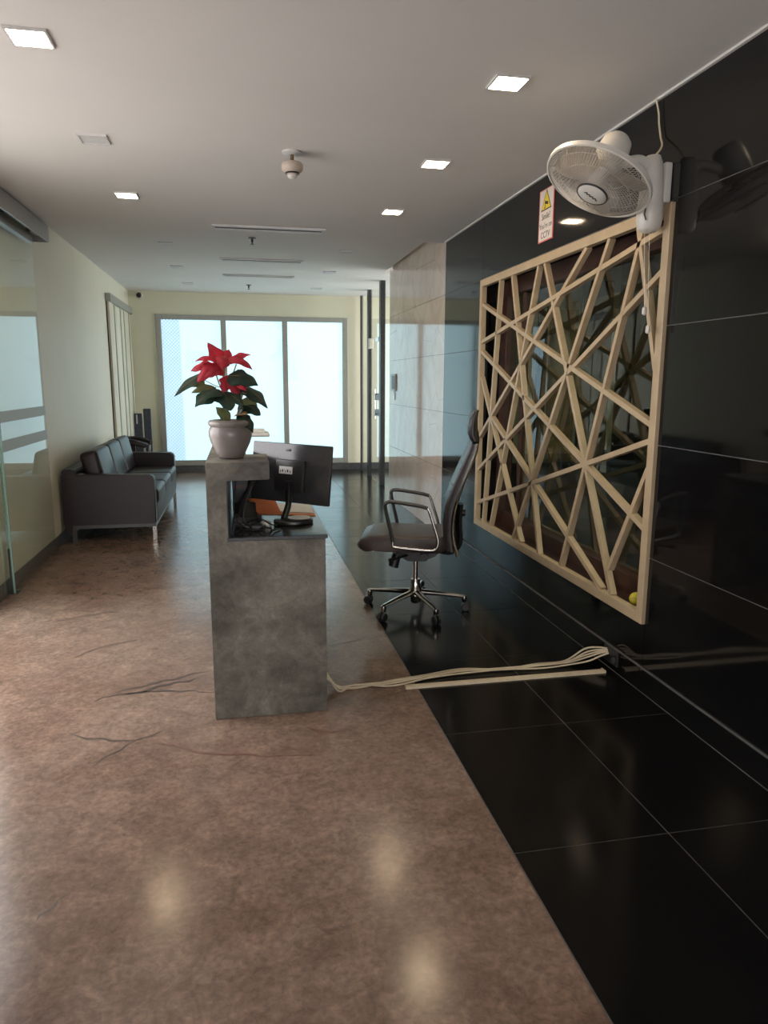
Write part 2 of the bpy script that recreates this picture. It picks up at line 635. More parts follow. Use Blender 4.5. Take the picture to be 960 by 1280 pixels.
# ---------------- ceiling
ceil = bx('ceiling', 'ceiling_paint', None, L - 0.1, W + 0.12, -3.1, YS, ZN, 3.15)
tag(ceil, 'flat pale grey painted ceiling stepping up towards the back', 'ceiling', kind='structure')
bx('ceiling_far_panel', 'ceiling_paint', ceil, L - 0.1, 1.865, YS, 9.45, ZF, 3.15)
bx('ceiling_far_panel', 'ceiling_paint', ceil, L - 0.1, 4.7, 9.45, YB + 0.1, ZF, 3.15)
bx('ceiling_slot', 'ceiling_paint', ceil, 1.865, 2.1, YS, 9.45, 3.02, 3.15)

# ---------------- right wall: black granite slabs, then beige marble slabs
wr = thing('wall_right', 'polished black granite slab wall turning to beige marble further back', 'wall', (W, 4.5, 0), kind='structure')
bx('backing', 'joint_grey', wr, 1.903, 2.06, -3.1, 3.0, 0, ZN)
bx('backing', 'joint_grey', wr, 1.903, 2.06, 3.0, 5.57, 0, 0.335)
bx('backing', 'joint_grey', wr, 1.903, 2.06, 3.0, 5.57, 2.28, ZN)
bx('backing', 'joint_grey', wr, 1.903, 2.06, 5.57, 9.13, 0, 3.02)
rows = [0.12, 0.67, 1.21, 1.75, 2.29, ZN]
G = 0.002


def slab(mat, y0, y1, z0, z1):
    bx('slab', mat, wr, W, 1.917, y0 + G, y1 - G, z0 + G, z1 - G)


yj = [-3.1, -1.8, -0.6, 0.6, 1.8, 3.0]
for i in range(len(yj) - 1):
    for k in range(4):
        slab('black_granite_wall', yj[i], yj[i + 1], rows[k], rows[k + 1])
slab('black_granite_wall', 3.0, 5.57, 0.12, 0.337)
for (a, b) in ((-3.1, -0.6), (-0.6, 2.0), (2.0, 5.57)):
    slab('black_granite_wall', a, b, 2.29, ZN)
slab('black_granite_wall', 3.0, 5.57, 2.276, 2.288)
rows_f = [0.0, 0.67, 1.21, 1.75, 2.29, 2.757]
for k in range(5):
    slab('black_granite_wall', 5.57, 6.62, rows_f[k] if k else 0.12, rows_f[k + 1])
for k in range(5):
    z1 = rows_f[k + 1] if k < 4 else 3.02
    ym = [6.62, 8.21, 9.13] if k in (0, 2) else [6.62, 9.13] if k != 4 else [6.62, 9.13]
    for j in range(len(ym) - 1):
        slab('beige_marble', ym[j], ym[j + 1], rows_f[k], z1)
bx('end_slab', 'beige_marble', wr, W, 2.06, 9.13, 9.145, 0.0, 3.02)
# dark lining of the screen recess
bx('reveal', 'black_granite_wall', wr, 1.93, 2.075, 5.562, 5.57, 0.345, 2.275)
bx('reveal', 'black_granite_wall', wr, 1.93, 2.075, 3.0, 3.008, 0.345, 2.275)
bx('reveal', 'black_granite_wall', wr, 1.93, 2.075, 3.0, 5.57, 2.27, 2.279)
bx('reveal', 'red_wood', wr, 1.93, 2.075, 3.0, 5.57, 0.336, 0.346)

bb = bx('baseboard_right', 'black_granite_wall', None, 1.888, 1.9, -3.0, 2.998, 0.0, 0.118, bev=0.002)
tag(bb, 'low black granite skirting along the foot of the right wall', 'baseboard', kind='structure')
for (a, b) in ((3.002, 4.3), (4.304, 5.6), (5.604, 6.62)):
    bx('skirting_piece', 'black_granite_wall', bb, 1.888, 1.9, a, b, 0.0, 0.118, bev=0.002)
bx('skirting_joint', 'joint_grey', bb, 1.8878, 1.9, -3.0, 6.62, 0.118, 0.1198)
bx('skirting_joint', 'joint_grey', bb, 1.886, 1.888, -3.0, 6.62, 0.0, 0.002)
t1 = bx('trim_1', 'ceiling_paint', None, 1.885, 1.9, -3.0, 6.62, ZN - 0.010, ZN)
tag(t1, 'thin white shadow-gap trim where the ceiling meets the right wall', 'trim', kind='structure')

# ---------------- left wall
wl = bx('wall_left', 'left_wall_paint', None, L - 0.1, L, 4.85, YB + 0.1, 0, 3.1)
tag(wl, 'plain cream painted left wall behind the sofa', 'wall', kind='structure')
bx('wall_section', 'left_wall_paint', wl, L - 0.1, L, -3.1, 2.4, 0, ZN)
bx('wall_section', 'left_wall_paint', wl, L - 0.1, L, 2.4, 4.85, 2.62, ZN)
bl = bx('baseboard_left', 'dark_skirting', None, L, L + 0.014, 4.85, YB, 0, 0.105, bev=0.003)
tag(bl, 'dark grey skirting at the foot of the left wall', 'baseboard', kind='structure')

# ---------------- back wall with window opening X -1.27..1.79, Z 0.14..2.52
wb = bx('wall_back', 'cream_paint', None, L - 0.1, -1.27, YB, YB + 0.12, 0, 3.1)
tag(wb, 'pale yellow-green painted back wall around the wide frosted window', 'wall', kind='structure')
bx('wall_section', 'cream_paint', wb, 1.79, 4.7, YB, YB + 0.12, 0, 3.1)
bx('wall_section', 'cream_paint', wb, -1.27, 1.79, YB, YB + 0.12, 2.52, 3.1)
bx('wall_section', 'cream_paint', wb, -1.27, 1.79, YB, YB + 0.12, 0, 0.12)
b3 = bx('baseboard_back', 'dark_skirting', None, L + 0.015, 4.6, YB - 0.016, YB, 0, 0.115, bev=0.003)
tag(b3, 'dark skirting at the foot of the back wall under the window', 'baseboard', kind='structure')

w1 = thing('window_1', 'wide three-pane frosted glass window glowing with daylight in the back wall', 'window', (0.26, YB, 0.12), kind='structure')
fx0, fx1, fz0, fz1 = -1.27, 1.79, 0.12, 2.52
bx('frame_bar', 'aluminium', w1, fx0, fx0 + 0.085, YB - 0.03, YB + 0.07, fz0, fz1, bev=0.004)
bx('frame_bar', 'aluminium', w1, fx1 - 0.085, fx1, YB - 0.03, YB + 0.07, fz0, fz1, bev=0.004)
bx('frame_bar', 'aluminium', w1, fx0 + 0.085, fx1 - 0.085, YB - 0.03, YB + 0.07, fz1 - 0.075, fz1, bev=0.004)
bx('frame_bar', 'aluminium', w1, fx0 + 0.085, fx1 - 0.085, YB - 0.03, YB + 0.07, fz0, fz0 + 0.085, bev=0.004)
mul = [-0.225, 0.755]
for mx_ in mul:
    bx('mullion', 'aluminium', w1, mx_ - 0.042, mx_ + 0.042, YB - 0.03, YB + 0.06, fz0 + 0.085, fz1 - 0.075, bev=0.004)
pe = [fx0 + 0.085, mul[0] - 0.042, mul[0] + 0.042, mul[1] - 0.042, mul[1] + 0.042, fx1 - 0.085]
for i in range(3):
    bx('pane', 'frosted_daylight', w1, pe[2 * i], pe[2 * i + 1], YB + 0.02, YB + 0.032, fz0 + 0.085, fz1 - 0.075)

# ---------------- wall behind the photographer, with an open gap added to let in daylight; ground outside
wf = bx('wall_front', 'left_wall_paint', None, L - 0.1, -1.3, -3.2, -3.05, 0, ZN)
tag(wf, 'cream wall behind the viewer with an opening added to let in daylight', 'wall', kind='structure')
bx('wall_section', 'left_wall_paint', wf, 1.5, 2.0, -3.2, -3.05, 0, ZN)
bx('wall_section', 'left_wall_paint', wf, -1.3, 1.5, -3.2, -3.05, 0.0, 0.4)
bx('wall_section', 'left_wall_paint', wf, -1.3, 1.5, -3.2, -3.05, 2.2, ZN)
gr = bx('ground', 'outdoor_paving', None, -14, L - 0.1, -10, 14, -0.12, -0.03)
tag(gr, 'pale paving outside the entrance on the left', 'ground', kind='structure')

# ---------------- rooms next door on the right
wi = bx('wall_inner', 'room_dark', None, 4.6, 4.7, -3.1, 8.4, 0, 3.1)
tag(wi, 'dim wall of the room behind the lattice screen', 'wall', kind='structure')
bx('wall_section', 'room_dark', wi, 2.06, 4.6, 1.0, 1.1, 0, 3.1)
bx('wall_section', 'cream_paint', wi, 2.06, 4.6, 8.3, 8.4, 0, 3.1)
bx('wall_section', 'cream_paint', wi, 3.2, 3.3, 8.4, YB, 0, 0.12)  # unseen corridor side left open above this, added to daylight the far end
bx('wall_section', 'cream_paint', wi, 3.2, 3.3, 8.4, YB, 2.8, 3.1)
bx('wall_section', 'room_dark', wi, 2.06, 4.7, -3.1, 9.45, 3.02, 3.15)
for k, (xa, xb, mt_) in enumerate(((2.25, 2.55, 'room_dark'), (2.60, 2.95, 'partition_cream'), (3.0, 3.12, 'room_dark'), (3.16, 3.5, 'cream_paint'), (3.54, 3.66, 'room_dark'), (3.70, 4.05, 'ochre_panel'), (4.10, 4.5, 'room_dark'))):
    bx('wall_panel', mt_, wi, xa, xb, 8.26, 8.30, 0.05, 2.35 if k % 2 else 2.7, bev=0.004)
dk = thing('side_room_desk', 'dark desk inside the dim room behind the lattice screen', 'desk', (3.2, 6.6, 0))
bx('desk_top', 'desk_granite', dk, 2.4, 4.2, 6.2, 6.95, 0.72, 0.76, bev=0.004)
for x_ in (2.44, 4.12):
    bx('desk_leg', 'dark_metal', dk, x_, x_ + 0.04, 6.25, 6.9, 0.0, 0.72)
bx('modesty_panel', 'dark_metal', dk, 2.48, 4.12, 6.25, 6.28, 0.2, 0.72)

# ---------------- the wooden window behind the lattice
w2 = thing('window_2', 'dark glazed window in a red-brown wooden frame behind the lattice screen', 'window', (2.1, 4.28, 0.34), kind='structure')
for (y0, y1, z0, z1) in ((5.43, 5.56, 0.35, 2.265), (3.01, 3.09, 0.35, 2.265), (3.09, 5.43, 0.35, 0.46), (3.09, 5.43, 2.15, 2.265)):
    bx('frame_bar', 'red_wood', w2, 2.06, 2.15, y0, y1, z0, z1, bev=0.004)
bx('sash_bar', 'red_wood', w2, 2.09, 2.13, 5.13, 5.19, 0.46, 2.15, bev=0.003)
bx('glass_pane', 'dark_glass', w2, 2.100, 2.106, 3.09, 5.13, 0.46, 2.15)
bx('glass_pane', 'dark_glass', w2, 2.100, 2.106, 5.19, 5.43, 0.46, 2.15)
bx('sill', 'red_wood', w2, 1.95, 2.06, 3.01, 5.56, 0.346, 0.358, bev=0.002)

# ---------------- glass door on the right beyond the marble
d1 = thing('door_1', 'frameless glass door between dark posts in the right wall beyond the beige marble', 'door', (2.0, 10.7, 0), kind='structure')
bx('post', 'dark_metal', d1, 1.965, 2.035, 10.08, 10.20, 0, ZF, bev=0.004)
bx('post', 'dark_metal', d1, 1.975, 2.035, 11.12, 11.24, 0, ZF, bev=0.004)
bx('post', 'dark_metal', d1, 1.985, 2.03, 11.90, 11.96, 0, ZF, bev=0.004)
bx('glass_leaf', 'clear_glass', d1, 1.998, 2.006, 9.15, 10.08, 0.012, ZF - 0.005)
bx('glass_leaf', 'clear_glass', d1, 1.998, 2.006, 10.20, 11.12, 0.012, ZF - 0.005)
bx('glass_leaf', 'clear_glass', d1, 1.998, 2.006, 11.24, 11.90, 0.012, ZF - 0.005)
for x_ in (1.945, 2.06):
    h = obj('door_handle', tube(BM(), [(x_, 10.42, 0.95), (x_, 10.42, 1.38)], 0.016, 10), 'chrome', d1, True)
    for z_ in (1.02, 1.31):
        obj('standoff', tube(BM(), [(min(x_, 2.0), 10.42, z_), (max(x_, 2.0), 10.42, z_)], 0.01, 8), 'chrome', h, True)
for z_ in (1.04, 1.27):
    bx('frosted_square', 'frost_band', d1, 1.994, 1.997, 10.3, 10.62, z_ - 0.05, z_ + 0.05)
bx('patch_fitting', 'chrome', d1, 1.965, 2.03, 10.25, 10.50, 2.06, 2.12, bev=0.004)
bx('patch_fitting', 'chrome', d1, 1.965, 2.03, 11.00, 11.10, 1.98, 2.14, bev=0.004)

# ---------------- folding partition in the left wall
d2 = thing('door_2', 'cream folding partition with thin dark joints in the left wall beyond the sofa', 'door', (L, 11, 0), kind='structure')
bx('partition_backing', 'black_plastic', d2, L, L + 0.012, 10.05, 11.93, 0.02, 2.5)
bx('head_track', 'aluminium', d2, L, L + 0.07, 10.02, 11.95, 2.5, 2.6, bev=0.004)
py = [10.05, 10.30, 10.47, 10.62, 10.98, 11.12, 11.30, 11.62, 11.78, 11.93]
for i in range(len(py) - 1):
    bx('partition_panel', 'partition_cream' if i % 2 == 0 else 'left_wall_paint', d2, L + 0.012, L + (0.04 if i % 2 == 0 else 0.03), py[i] + 0.012, py[i + 1] - 0.012, 0.03, 2.5, bev=0.003)

# ---------------- sliding glass door, opened in front of the left wall
d3 = thing('door_3', 'sliding glass door leaf with two frosted bands, slid open against the left wall', 'door', (-1.6, 5.8, 0), kind='structure')
GX = -1.605
bx('glass_leaf', 'clear_glass', d3, GX - 0.005, GX + 0.005, 5.28, 6.45, 0.012, 2.60)
bx('glass_edge', 'glass_edge', d3, GX - 0.006, GX + 0.006, 5.270, 5.280, 0.012, 2.60)
for (z0, z1) in ((1.208, 1.285), (1.008, 1.087)):
    bx('frosted_band', 'frost_band', d3, GX + 0.0055, GX + 0.0065, 5.28, 6.45, z0, z1)
bx('glass_leaf', 'clear_glass', d3, -1.645, -1.635, 4.4, 5.33, 0.012, 2.60)
bx('glass_edge', 'glass_edge', d3, -1.646, -1.634, 5.33, 5.338, 0.012, 2.60)
bx('edge_seal', 'dark_metal', d3, -1.632, -1.618, 5.285, 5.30, 0.0, 0.33)
bx('floor_guide', 'dark_metal', d3, -1.64, -1.59, 5.30, 5.36, 0.0, 0.02)
hd = bx('header_casing', 'header_metal', d3, -1.518, -1.505, 2.4, 6.62, 2.615, 2.735, bev=0.002)
bx('casing_top', 'header_metal', hd, L, -1.505, 2.4, 6.62, 2.735, 2.745)
bx('casing_end', 'header_metal', hd, L, -1.505, 6.612, 6.62, 2.615, 2.735)
bx('track', 'aluminium', d3, -1.60, -1.57, 2.4, 6.60, 2.66, 2.735)
bx('glass_clamp', 'header_metal', d3, GX - 0.02, GX + 0.02, 5.3, 6.43, 2.57, 2.62, bev=0.003)
for y_ in (5.55, 6.2):
    obj('roller', lathe(BM(), [(0.0, -0.012), (0.03, -0.012), (0.03, 0.012), (0.0, 0.012)], 16, Matrix.Translation((-1.55, y_, 2.65)) @ Matrix.Rotation(PI / 2, 4, 'Y'), False, False), 'black_plastic', d3, True)

# ================================================================== CEILING FITTINGS
def ceiling_light(x, y, z, lit, label, s=0.066):
    t = thing('ceiling_light', label, 'ceiling light', (x, y, z), 'square recessed ceiling lights')
    bm = BM()
    o = s + 0.009
    for (a, b, c, d) in ((-o, o, -o, -s), (-o, o, s, o), (-o, -s, -s, s), (s, o, -s, s)):
        box(bm, x + a, x + b, y + c, y + d, z - 0.010, z)
    obj('frame', bm, 'vent_white', t)
    bx('diffuser', 'led_diffuser' if lit else 'unlit_diffuser', t, x - s, x + s, y - s, y + s, z - 0.006, z - 0.001)
    return t


ceiling_light(-0.725, 3.13, ZN, True, 'lit square ceiling light nearest the viewer, in the left row')
ceiling_light(-0.72, 5.47, ZN, True, 'lit square ceiling light at the far end of the left row, past the unlit one')
ceiling_light(1.165, 3.15, ZN, True, 'lit square ceiling light nearest the viewer, in the right row')
ceiling_light(1.168, 4.33, ZN, True, 'middle one of the three lit ceiling lights in the right row')
ceiling_light(1.172, 5.56, ZN, True, 'farthest of the three lit ceiling lights in the right row')
ceiling_light(-0.715, 4.29, ZN, False, 'unlit square ceiling light between the two lit ones of the left row')
ceiling_light(-0.69, 7.91, ZF, False, 'unlit ceiling light of the back left row, nearest of its three')
ceiling_light(-0.70, 9.44, ZF, False, 'unlit ceiling light of the back left row, middle of its three')
ceiling_light(-0.68, 11.0, ZF, False, 'unlit ceiling light of the back left row, closest to the back window')
ceiling_light(1.17, 7.96, ZF, False, 'unlit ceiling light of the back right row, nearest of its three')
ceiling_light(1.18, 9.48, ZF, False, 'unlit ceiling light of the back right row, middle of its three')
ceiling_light(1.19, 11.15, ZF, False, 'unlit ceiling light of the back right row, closest to the back window')


def vent(x0, x1, y0, y1, z, label):
    t = thing('linear_vent', label, 'air vent', ((x0 + x1) / 2, (y0 + y1) / 2, z), 'long linear air vents in the ceiling')
    bm = BM()
    e = 0.022
    for (a, b, c, d) in ((x0, x1, y0, y0 + e), (x0, x1, y1 - e, y1), (x0, x0 + e, y0 + e, y1 - e), (x1 - e, x1, y0 + e, y1 - e)):
        box(bm, a, b, c, d, z - 0.014, z)
    obj('frame', bm, 'vent_white', t)
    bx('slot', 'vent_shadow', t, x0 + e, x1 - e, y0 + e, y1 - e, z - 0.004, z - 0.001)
    n = 2
    for k in range(n):
        yy = y0 + e + (y1 - y0 - 2 * e) * (k + 0.5 + 0.25 * (1 if k else -1)) / n
        bx('blade', 'vent_white', t, x0 + e, x1 - e, yy - 0.017, yy + 0.017, z - 0.011, z - 0.008)
    return t


vent(-0.18, 0.755, 6.30, 6.47, ZN, 'long white linear ceiling vent nearest the viewer, before the ceiling step')
vent(-0.17, 0.77, 8.66, 8.83, ZF, 'middle one of the three long linear ceiling vents')
vent(-0.165, 0.765, 9.95, 10.10, ZF, 'long linear ceiling vent closest to the back window')

# smoke detector on a short stalk
sd = thing('smoke_detector', 'round cream smoke detector hanging on a short stalk from the ceiling', 'smoke detector', (0.33, 4.30, ZN))
T0 = Matrix.Translation((0.33, 4.30, ZN))
obj('ceiling_plate', lathe(BM(), [(0.055, 0.0), (0.055, -0.006), (0.045, -0.012), (0.02, -0.014)], 24, T0), 'vent_white', sd, True)
obj('stalk', lathe(BM(), [(0.010, -0.012), (0.010, -0.06)], 12, T0), 'brass', sd, True)
obj('housing', lathe(BM(), [(0.012, -0.052), (0.052, -0.056), (0.060, -0.066), (0.060, -0.092), (0.050, -0.104), (0.034, -0.112), (0.030, -0.118), (0.022, -0.128), (0.01, -0.130)], 28, T0), 'detector_cream', sd, True)
obj('dark_ring', lathe(BM(), [(0.040, -0.108), (0.040, -0.115), (0.032, -0.116), (0.030, -0.112)], 28, T0, False, False), 'black_plastic', sd, True)
obj('indicator', lathe(BM(), [(0.026, -0.122), (0.028, -0.130), (0.018, -0.139), (0.005, -0.141)], 20, T0), 'white_plastic', sd, True)


def sprinkler(x, y, z, label):
    t = thing('sprinkler_head', label, 'sprinkler', (x, y, z), 'small pendent sprinkler heads')
    T = Matrix.Translation((x, y, z))
    obj('escutcheon', lathe(BM(), [(0.038, 0), (0.036, -0.008), (0.014, -0.012)], 20, T), 'arm_grey', t, True)
    obj('body', lathe(BM(), [(0.012, -0.01), (0.012, -0.035), (0.006, -0.05), (0.006, -0.062)], 12, T), 'dark_metal', t, True)
    obj('deflector', lathe(BM(), [(0.022, -0.062), (0.022, -0.066)], 16, T), 'dark_metal', t, True)


sprinkler(0.167, 7.43, ZF, 'small sprinkler head between the first two long ceiling vents')
sprinkler(0.18, 10.98, ZF, 'small sprinkler head beyond the last long ceiling vent, close to the back wall')

cc = thing('security_camera', 'small white dome camera with dark lens high in the back left corner', 'camera', (-1.49, YB, 2.75))
obj('mount', lathe(BM(), [(0.055, 0), (0.055, 0.02), (0.045, 0.04)], 20, Matrix.Translation((-1.49, YB, 2.80)) @ Matrix.Rotation(PI / 2, 4, 'X')), 'white_plastic', cc, True)
obj('lens_ball', lathe(BM(), [(0.04 * math.cos(a), 0.04 + 0.04 * math.sin(a)) for a in [i * PI / 2 / 6 for i in range(6)]] + [(0.002, 0.08)], 20, Matrix.Translation((-1.49, YB, 2.80)) @ Matrix.Rotation(PI / 2, 4, 'X')), 'black_plastic', cc, True)

# ================================================================== LATTICE SCREEN
ls = thing('lattice_screen', 'cream lattice screen of crossing slanted bars over the opening in the black wall', 'screen', (1.9, 4.28, 0.337))
X0, X1 = 1.884, 1.920
fy0, fy1, fz0, fz1 = 3.0, 5.565, 0.337, 2.278
FWD = 0.053
bx('frame_bar', 'lattice_paint', ls, X0 - 0.004, X1, fy0, fy0 + FWD, fz0, fz1, bev=0.003)
bx('frame_bar', 'lattice_paint', ls, X0 - 0.004, X1, fy1 - FWD, fy1, fz0, fz1, bev=0.003)
bx('frame_bar', 'lattice_paint', ls, X0 - 0.004, X1, fy0 + FWD, fy1 - FWD, fz0, fz0 + FWD, bev=0.003)
bx('frame_bar', 'lattice_paint', ls, X0 - 0.004, X1, fy0 + FWD, fy1 - FWD, fz1 - FWD, fz1, bev=0.003)
BARS = [((5.51, 2.09), (3.05, 1.303)), ((5.51, 1.805), (3.05, 2.175)), ((5.51, 1.731), (3.04, 0.80)), ((5.51, 1.061), (3.795, 2.225)),
        ((5.51, 0.80), (3.05, 1.992)), ((5.51, 0.522), (3.05, 1.225)), ((5.139, 2.225), (5.366, 0.385)), ((4.904, 2.225), (4.255, 0.373)),
        ((4.448, 2.225), (5.19, 0.398)), ((4.358, 2.225), (3.317, 0.39)), ((3.545, 2.225), (4.715, 0.395)), ((3.228, 2.225), (3.93, 0.395)),
        ((3.277, 2.226), (3.05, 1.555)), ((5.51, 1.531), (4.572, 0.395)), ((5.262, 1.24), (3.425, 0.39)), ((3.358, 0.523), (3.05, 1.093))]
for i, (a, b) in enumerate(BARS):
    A, B = Vector((a[0], a[1])), Vector((b[0], b[1]))
    d = (B - A).normalized()
    nrm = Vector((-d.y, d.x)) * 0.0135
    e = 0.0006 * (i % 5)
    p = [A + nrm, B + nrm, B - nrm, A - nrm]
    obj('lattice_bar', prism(BM(), [(q.x, q.y) for q in p], 'x', X0 + e, X1 - 0.003 + e), 'lattice_paint', ls)

ball = thing('yellow_ball', 'small yellow ball lying on the ledge in the lower right corner of the lattice screen', 'ball', (1.985, 3.23, 0.358))
bm = BM()
bmesh.ops.create_uvsphere(bm, u_segments=20, v_segments=12, radius=0.034, matrix=Matrix.Translation((1.985, 3.23, 0.392)))
obj('ball_body', bm, 'yellow_ball', ball, True, 180)
obj('seam', tube(BM(), [(1.985 + 0.0345 * math.cos(a) * 0.95, 3.23 + 0.0345 * math.sin(a), 0.392 + 0.012 * math.sin(2 * a)) for a in [i * 2 * PI / 24 for i in range(25)]], 0.0012, 5), 'pale_leaf', ball, True)

# ================================================================== WALL FAN
fan = thing('wall_fan', 'white wall-mounted oscillating fan tilted down above the lattice screen', 'fan', (1.9, 3.08, 2.16))
# wall bracket and control box
bm = BM()
bx('wall_plate', 'white_plastic', fan, 1.862, 1.899, 3.035, 3.09, 2.28, 2.45, bev=0.008)
prof = [(0.0, 2.155), (0.03, 2.158), (0.05, 2.175), (0.056, 2.21), (0.056, 2.26), (0.05, 2.33), (0.045, 2.40), (0.040, 2.45), (0.030, 2.475), (0.0, 2.48)]
bm = BM()
lathe(bm, prof, 24, None, False, False)
bm.transform(Matrix.Translation((1.815, 3.06, 0)) @ Matrix.Diagonal((1.0, 1.0, 1, 1)))
obj('control_box', bm, 'white_plastic', fan, True, 60)
obj('speed_mark', tube(BM(), [(1.775, 3.02, 2.20), (1.767, 3.022, 2.225), (1.770, 3.02, 2.25)], 0.0035, 6), 'arm_grey', fan, True)
C = Vector((1.545, 3.03, 2.35))
AX = Vector((-0.47, -0.12, -0.88)).normalized()       # blowing direction
a_, b_ = frame_of(AX)
FM = Matrix((a_, b_, AX)).transposed().to_4x4()
FM.translation = C
obj('neck', tube(BM(), smooth_path([(1.815, 3.06, 2.42), (1.75, 3.055, 2.45), (1.68, 3.05, 2.44), C - AX * 0.10], 5), 0.024, 10), 'white_plastic', fan, True)
mot = obj('motor_housing', lathe(BM(), [(0.004, -0.215), (0.045, -0.213), (0.062, -0.195), (0.068, -0.16), (0.07, -0.09), (0.066, -0.055), (0.03, -0.05)], 28, FM), 'white_plastic', fan, True, 50)
RG = 0.228
# rim band, front and rear wire grilles
obj('rim_band', lathe(BM(), [(RG, -0.012), (RG + 0.007, -0.010), (RG + 0.007, 0.010), (RG, 0.012), (RG - 0.003, 0.0)], 64, FM, False, False), 'white_plastic', fan, True)


def grille(zc, sgn, hub_r, n, name):
    bm = BM()
    for k in range(n):
        a0 = 2 * PI * k / n
        pts = []
        for j in range(7):
            t = j / 6
            r = hub_r + (RG - hub_r) * t
            a = a0 + sgn * 0.28 * (1 - t)
            z = sgn * zc * (1 - t ** 3.2)
            pts.append(FM @ Vector((r * math.cos(a), r * math.sin(a), z)))
        tube(bm, pts, 0.0013, 3, False)
    for t in (0.33, 0.62, 0.86):
        r = hub_r + (RG - hub_r) * t
        z = sgn * zc * (1 - t ** 3.2) - sgn * 0.002
        tube(bm, [FM @ Vector((r * math.cos(a), r * math.sin(a), z)) for a in [i * 2 * PI / 48 for i in range(49)]], 0.0015, 4, False)
    return obj(name, bm, 'dusty_plastic', fan, True)


grille(0.062, 1, 0.055, 100, 'front_grille')
grille(0.055, -1, 0.06, 72, 'rear_grille')
cap = obj('hub_cap', lathe(BM(), [(0.055, 0.055), (0.066, 0.058), (0.066, 0.066), (0.058, 0.072), (0.02, 0.075), (0.002, 0.075)], 32, FM), 'white_plastic', fan, True)
obj('hub_ring', lathe(BM(), [(0.066, 0.064), (0.0695, 0.062), (0.0695, 0.068), (0.0655, 0.069)], 32, FM, False, False), 'arm_grey', cap, True)
# handwriting-like maker's mark on the cap (in the picture's vertical sense)
up_p = (FM.inverted().to_3x3() @ Vector((0, 0, 1)))
ang = math.atan2(up_p.y, up_p.x)
u2, v2 = Vector((math.cos(ang), math.sin(ang), 0)), Vector((-math.sin(ang), math.cos(ang), 0))
mk = []
for i in range(25):
    t = i / 24
    p = u2 * (-0.032 + 0.064 * t) + v2 * (0.012 * (t - 0.5) + 0.005 * math.sin(t * 26))
    mk.append(FM @ Vector((p.x, p.y, 0.0762)))
obj('maker_mark', tube(BM(), mk, 0.0022, 5), 'arm_grey', cap, True)
# blades
hub = obj('blade_hub', lathe(BM(), [(0.03, -0.05), (0.042, -0.04), (0.042, 0.02), (0.03, 0.035), (0.002, 0.038)], 24, FM), 'dusty_plastic', fan, True)
for k in range(3):
    bm = BM()
    rows_ = []
    a0 = 2 * PI * k / 3 + 0.6
    for i in range(8):
        t = i / 7
        r = 0.035 + 0.17 * t
        half = 0.28 + 0.42 * math.sin(PI * min(1, t * 0.75 + 0.12))
        row = []
        for j in range(6):
            s = j / 5 * 2 - 1
            a = a0 + half * s * (1 if t < 0.95 else 0.85)
            row.append(bm.verts.new(FM @ Vector((r * math.cos(a), r * math.sin(a), s * 0.028 - 0.004))))
        rows_.append(row)
    for i in range(7):
        for j in range(5):
            bm.faces.new((rows_[i][j], rows_[i + 1][j], rows_[i + 1][j + 1], rows_[i][j + 1]))
    bmesh.ops.solidify(bm, geom=bm.faces[:], thickness=0.002)
    obj('blade', bm, 'dusty_plastic', fan, True)
obj('power_cord', tube(BM(), smooth_path([(1.82, 3.07, 2.47), (1.86, 3.075, 2.52), (1.885, 3.13, 2.58), (1.885, 3.15, 2.64), (1.885, 3.16, 2.69), (1.88, 3.18, 2.752)], 6), 0.0045, 6), 'ivory_cable', fan, True)
for (y_, z_) in ((3.085, 1.82), (3.045, 1.735)):
    c_ = obj('pull_cord', tube(BM(), [(1.81, y_, 2.17), (1.835, y_, z_ + 0.02)], 0.0014, 5), 'white_plastic', fan, True)
    obj('pull_knob', lathe(BM(), [(0.004, 0.02), (0.010, 0.014), (0.011, -0.012), (0.004, -0.018)], 12, Matrix.Translation((1.836, y_, z_))), 'white_plastic', c_, True)

# ================================================================== CCTV SIGN
sg = thing('warning_sign', 'narrow white sign with yellow camera triangle and CCTV wording on the black wall', 'sign', (1.898, 4.38, 2.36))
sy0, sy1, sz0, sz1 = 4.27, 4.49, 2.36, 2.672
bx('border', 'sign_red', sg, 1.8955, 1.8995, sy0, sy1, sz0, sz1)
bx('face', 'sign_white', sg, 1.8945, 1.8957, sy0 + 0.011, sy1 - 0.011, sz0 + 0.008, sz1 - 0.006)
cy_, cz_ = 4.38, 2.592
tri = lambda s, dz=0: [(cy_ - s, cz_ - s * 0.62 + dz), (cy_ + s, cz_ - s * 0.62 + dz), (cy_, cz_ + s * 0.98 + dz)]
obj('triangle_edge', prism(BM(), tri(0.076), 'x', 1.8938, 1.8947), 'ink', sg)
obj('triangle', prism(BM(), tri(0.064), 'x', 1.8930, 1.8940), 'sign_yellow', sg)
bm = BM()
rt = Matrix.Rotation(math.radians(14), 3, 'X')
obox(bm, Vector((1.8926, cy_ - 0.004, cz_ - 0.006)), 0.0008, 0.05, 0.017, rt)
obox(bm, Vector((1.8926, cy_ + 0.016, cz_ - 0.022)), 0.0008, 0.007, 0.022)
obox(bm, Vector((1.8926, cy_ + 0.022, cz_ - 0.032)), 0.0008, 0.02, 0.006)
obj('camera_symbol', bm, 'ink', sg)


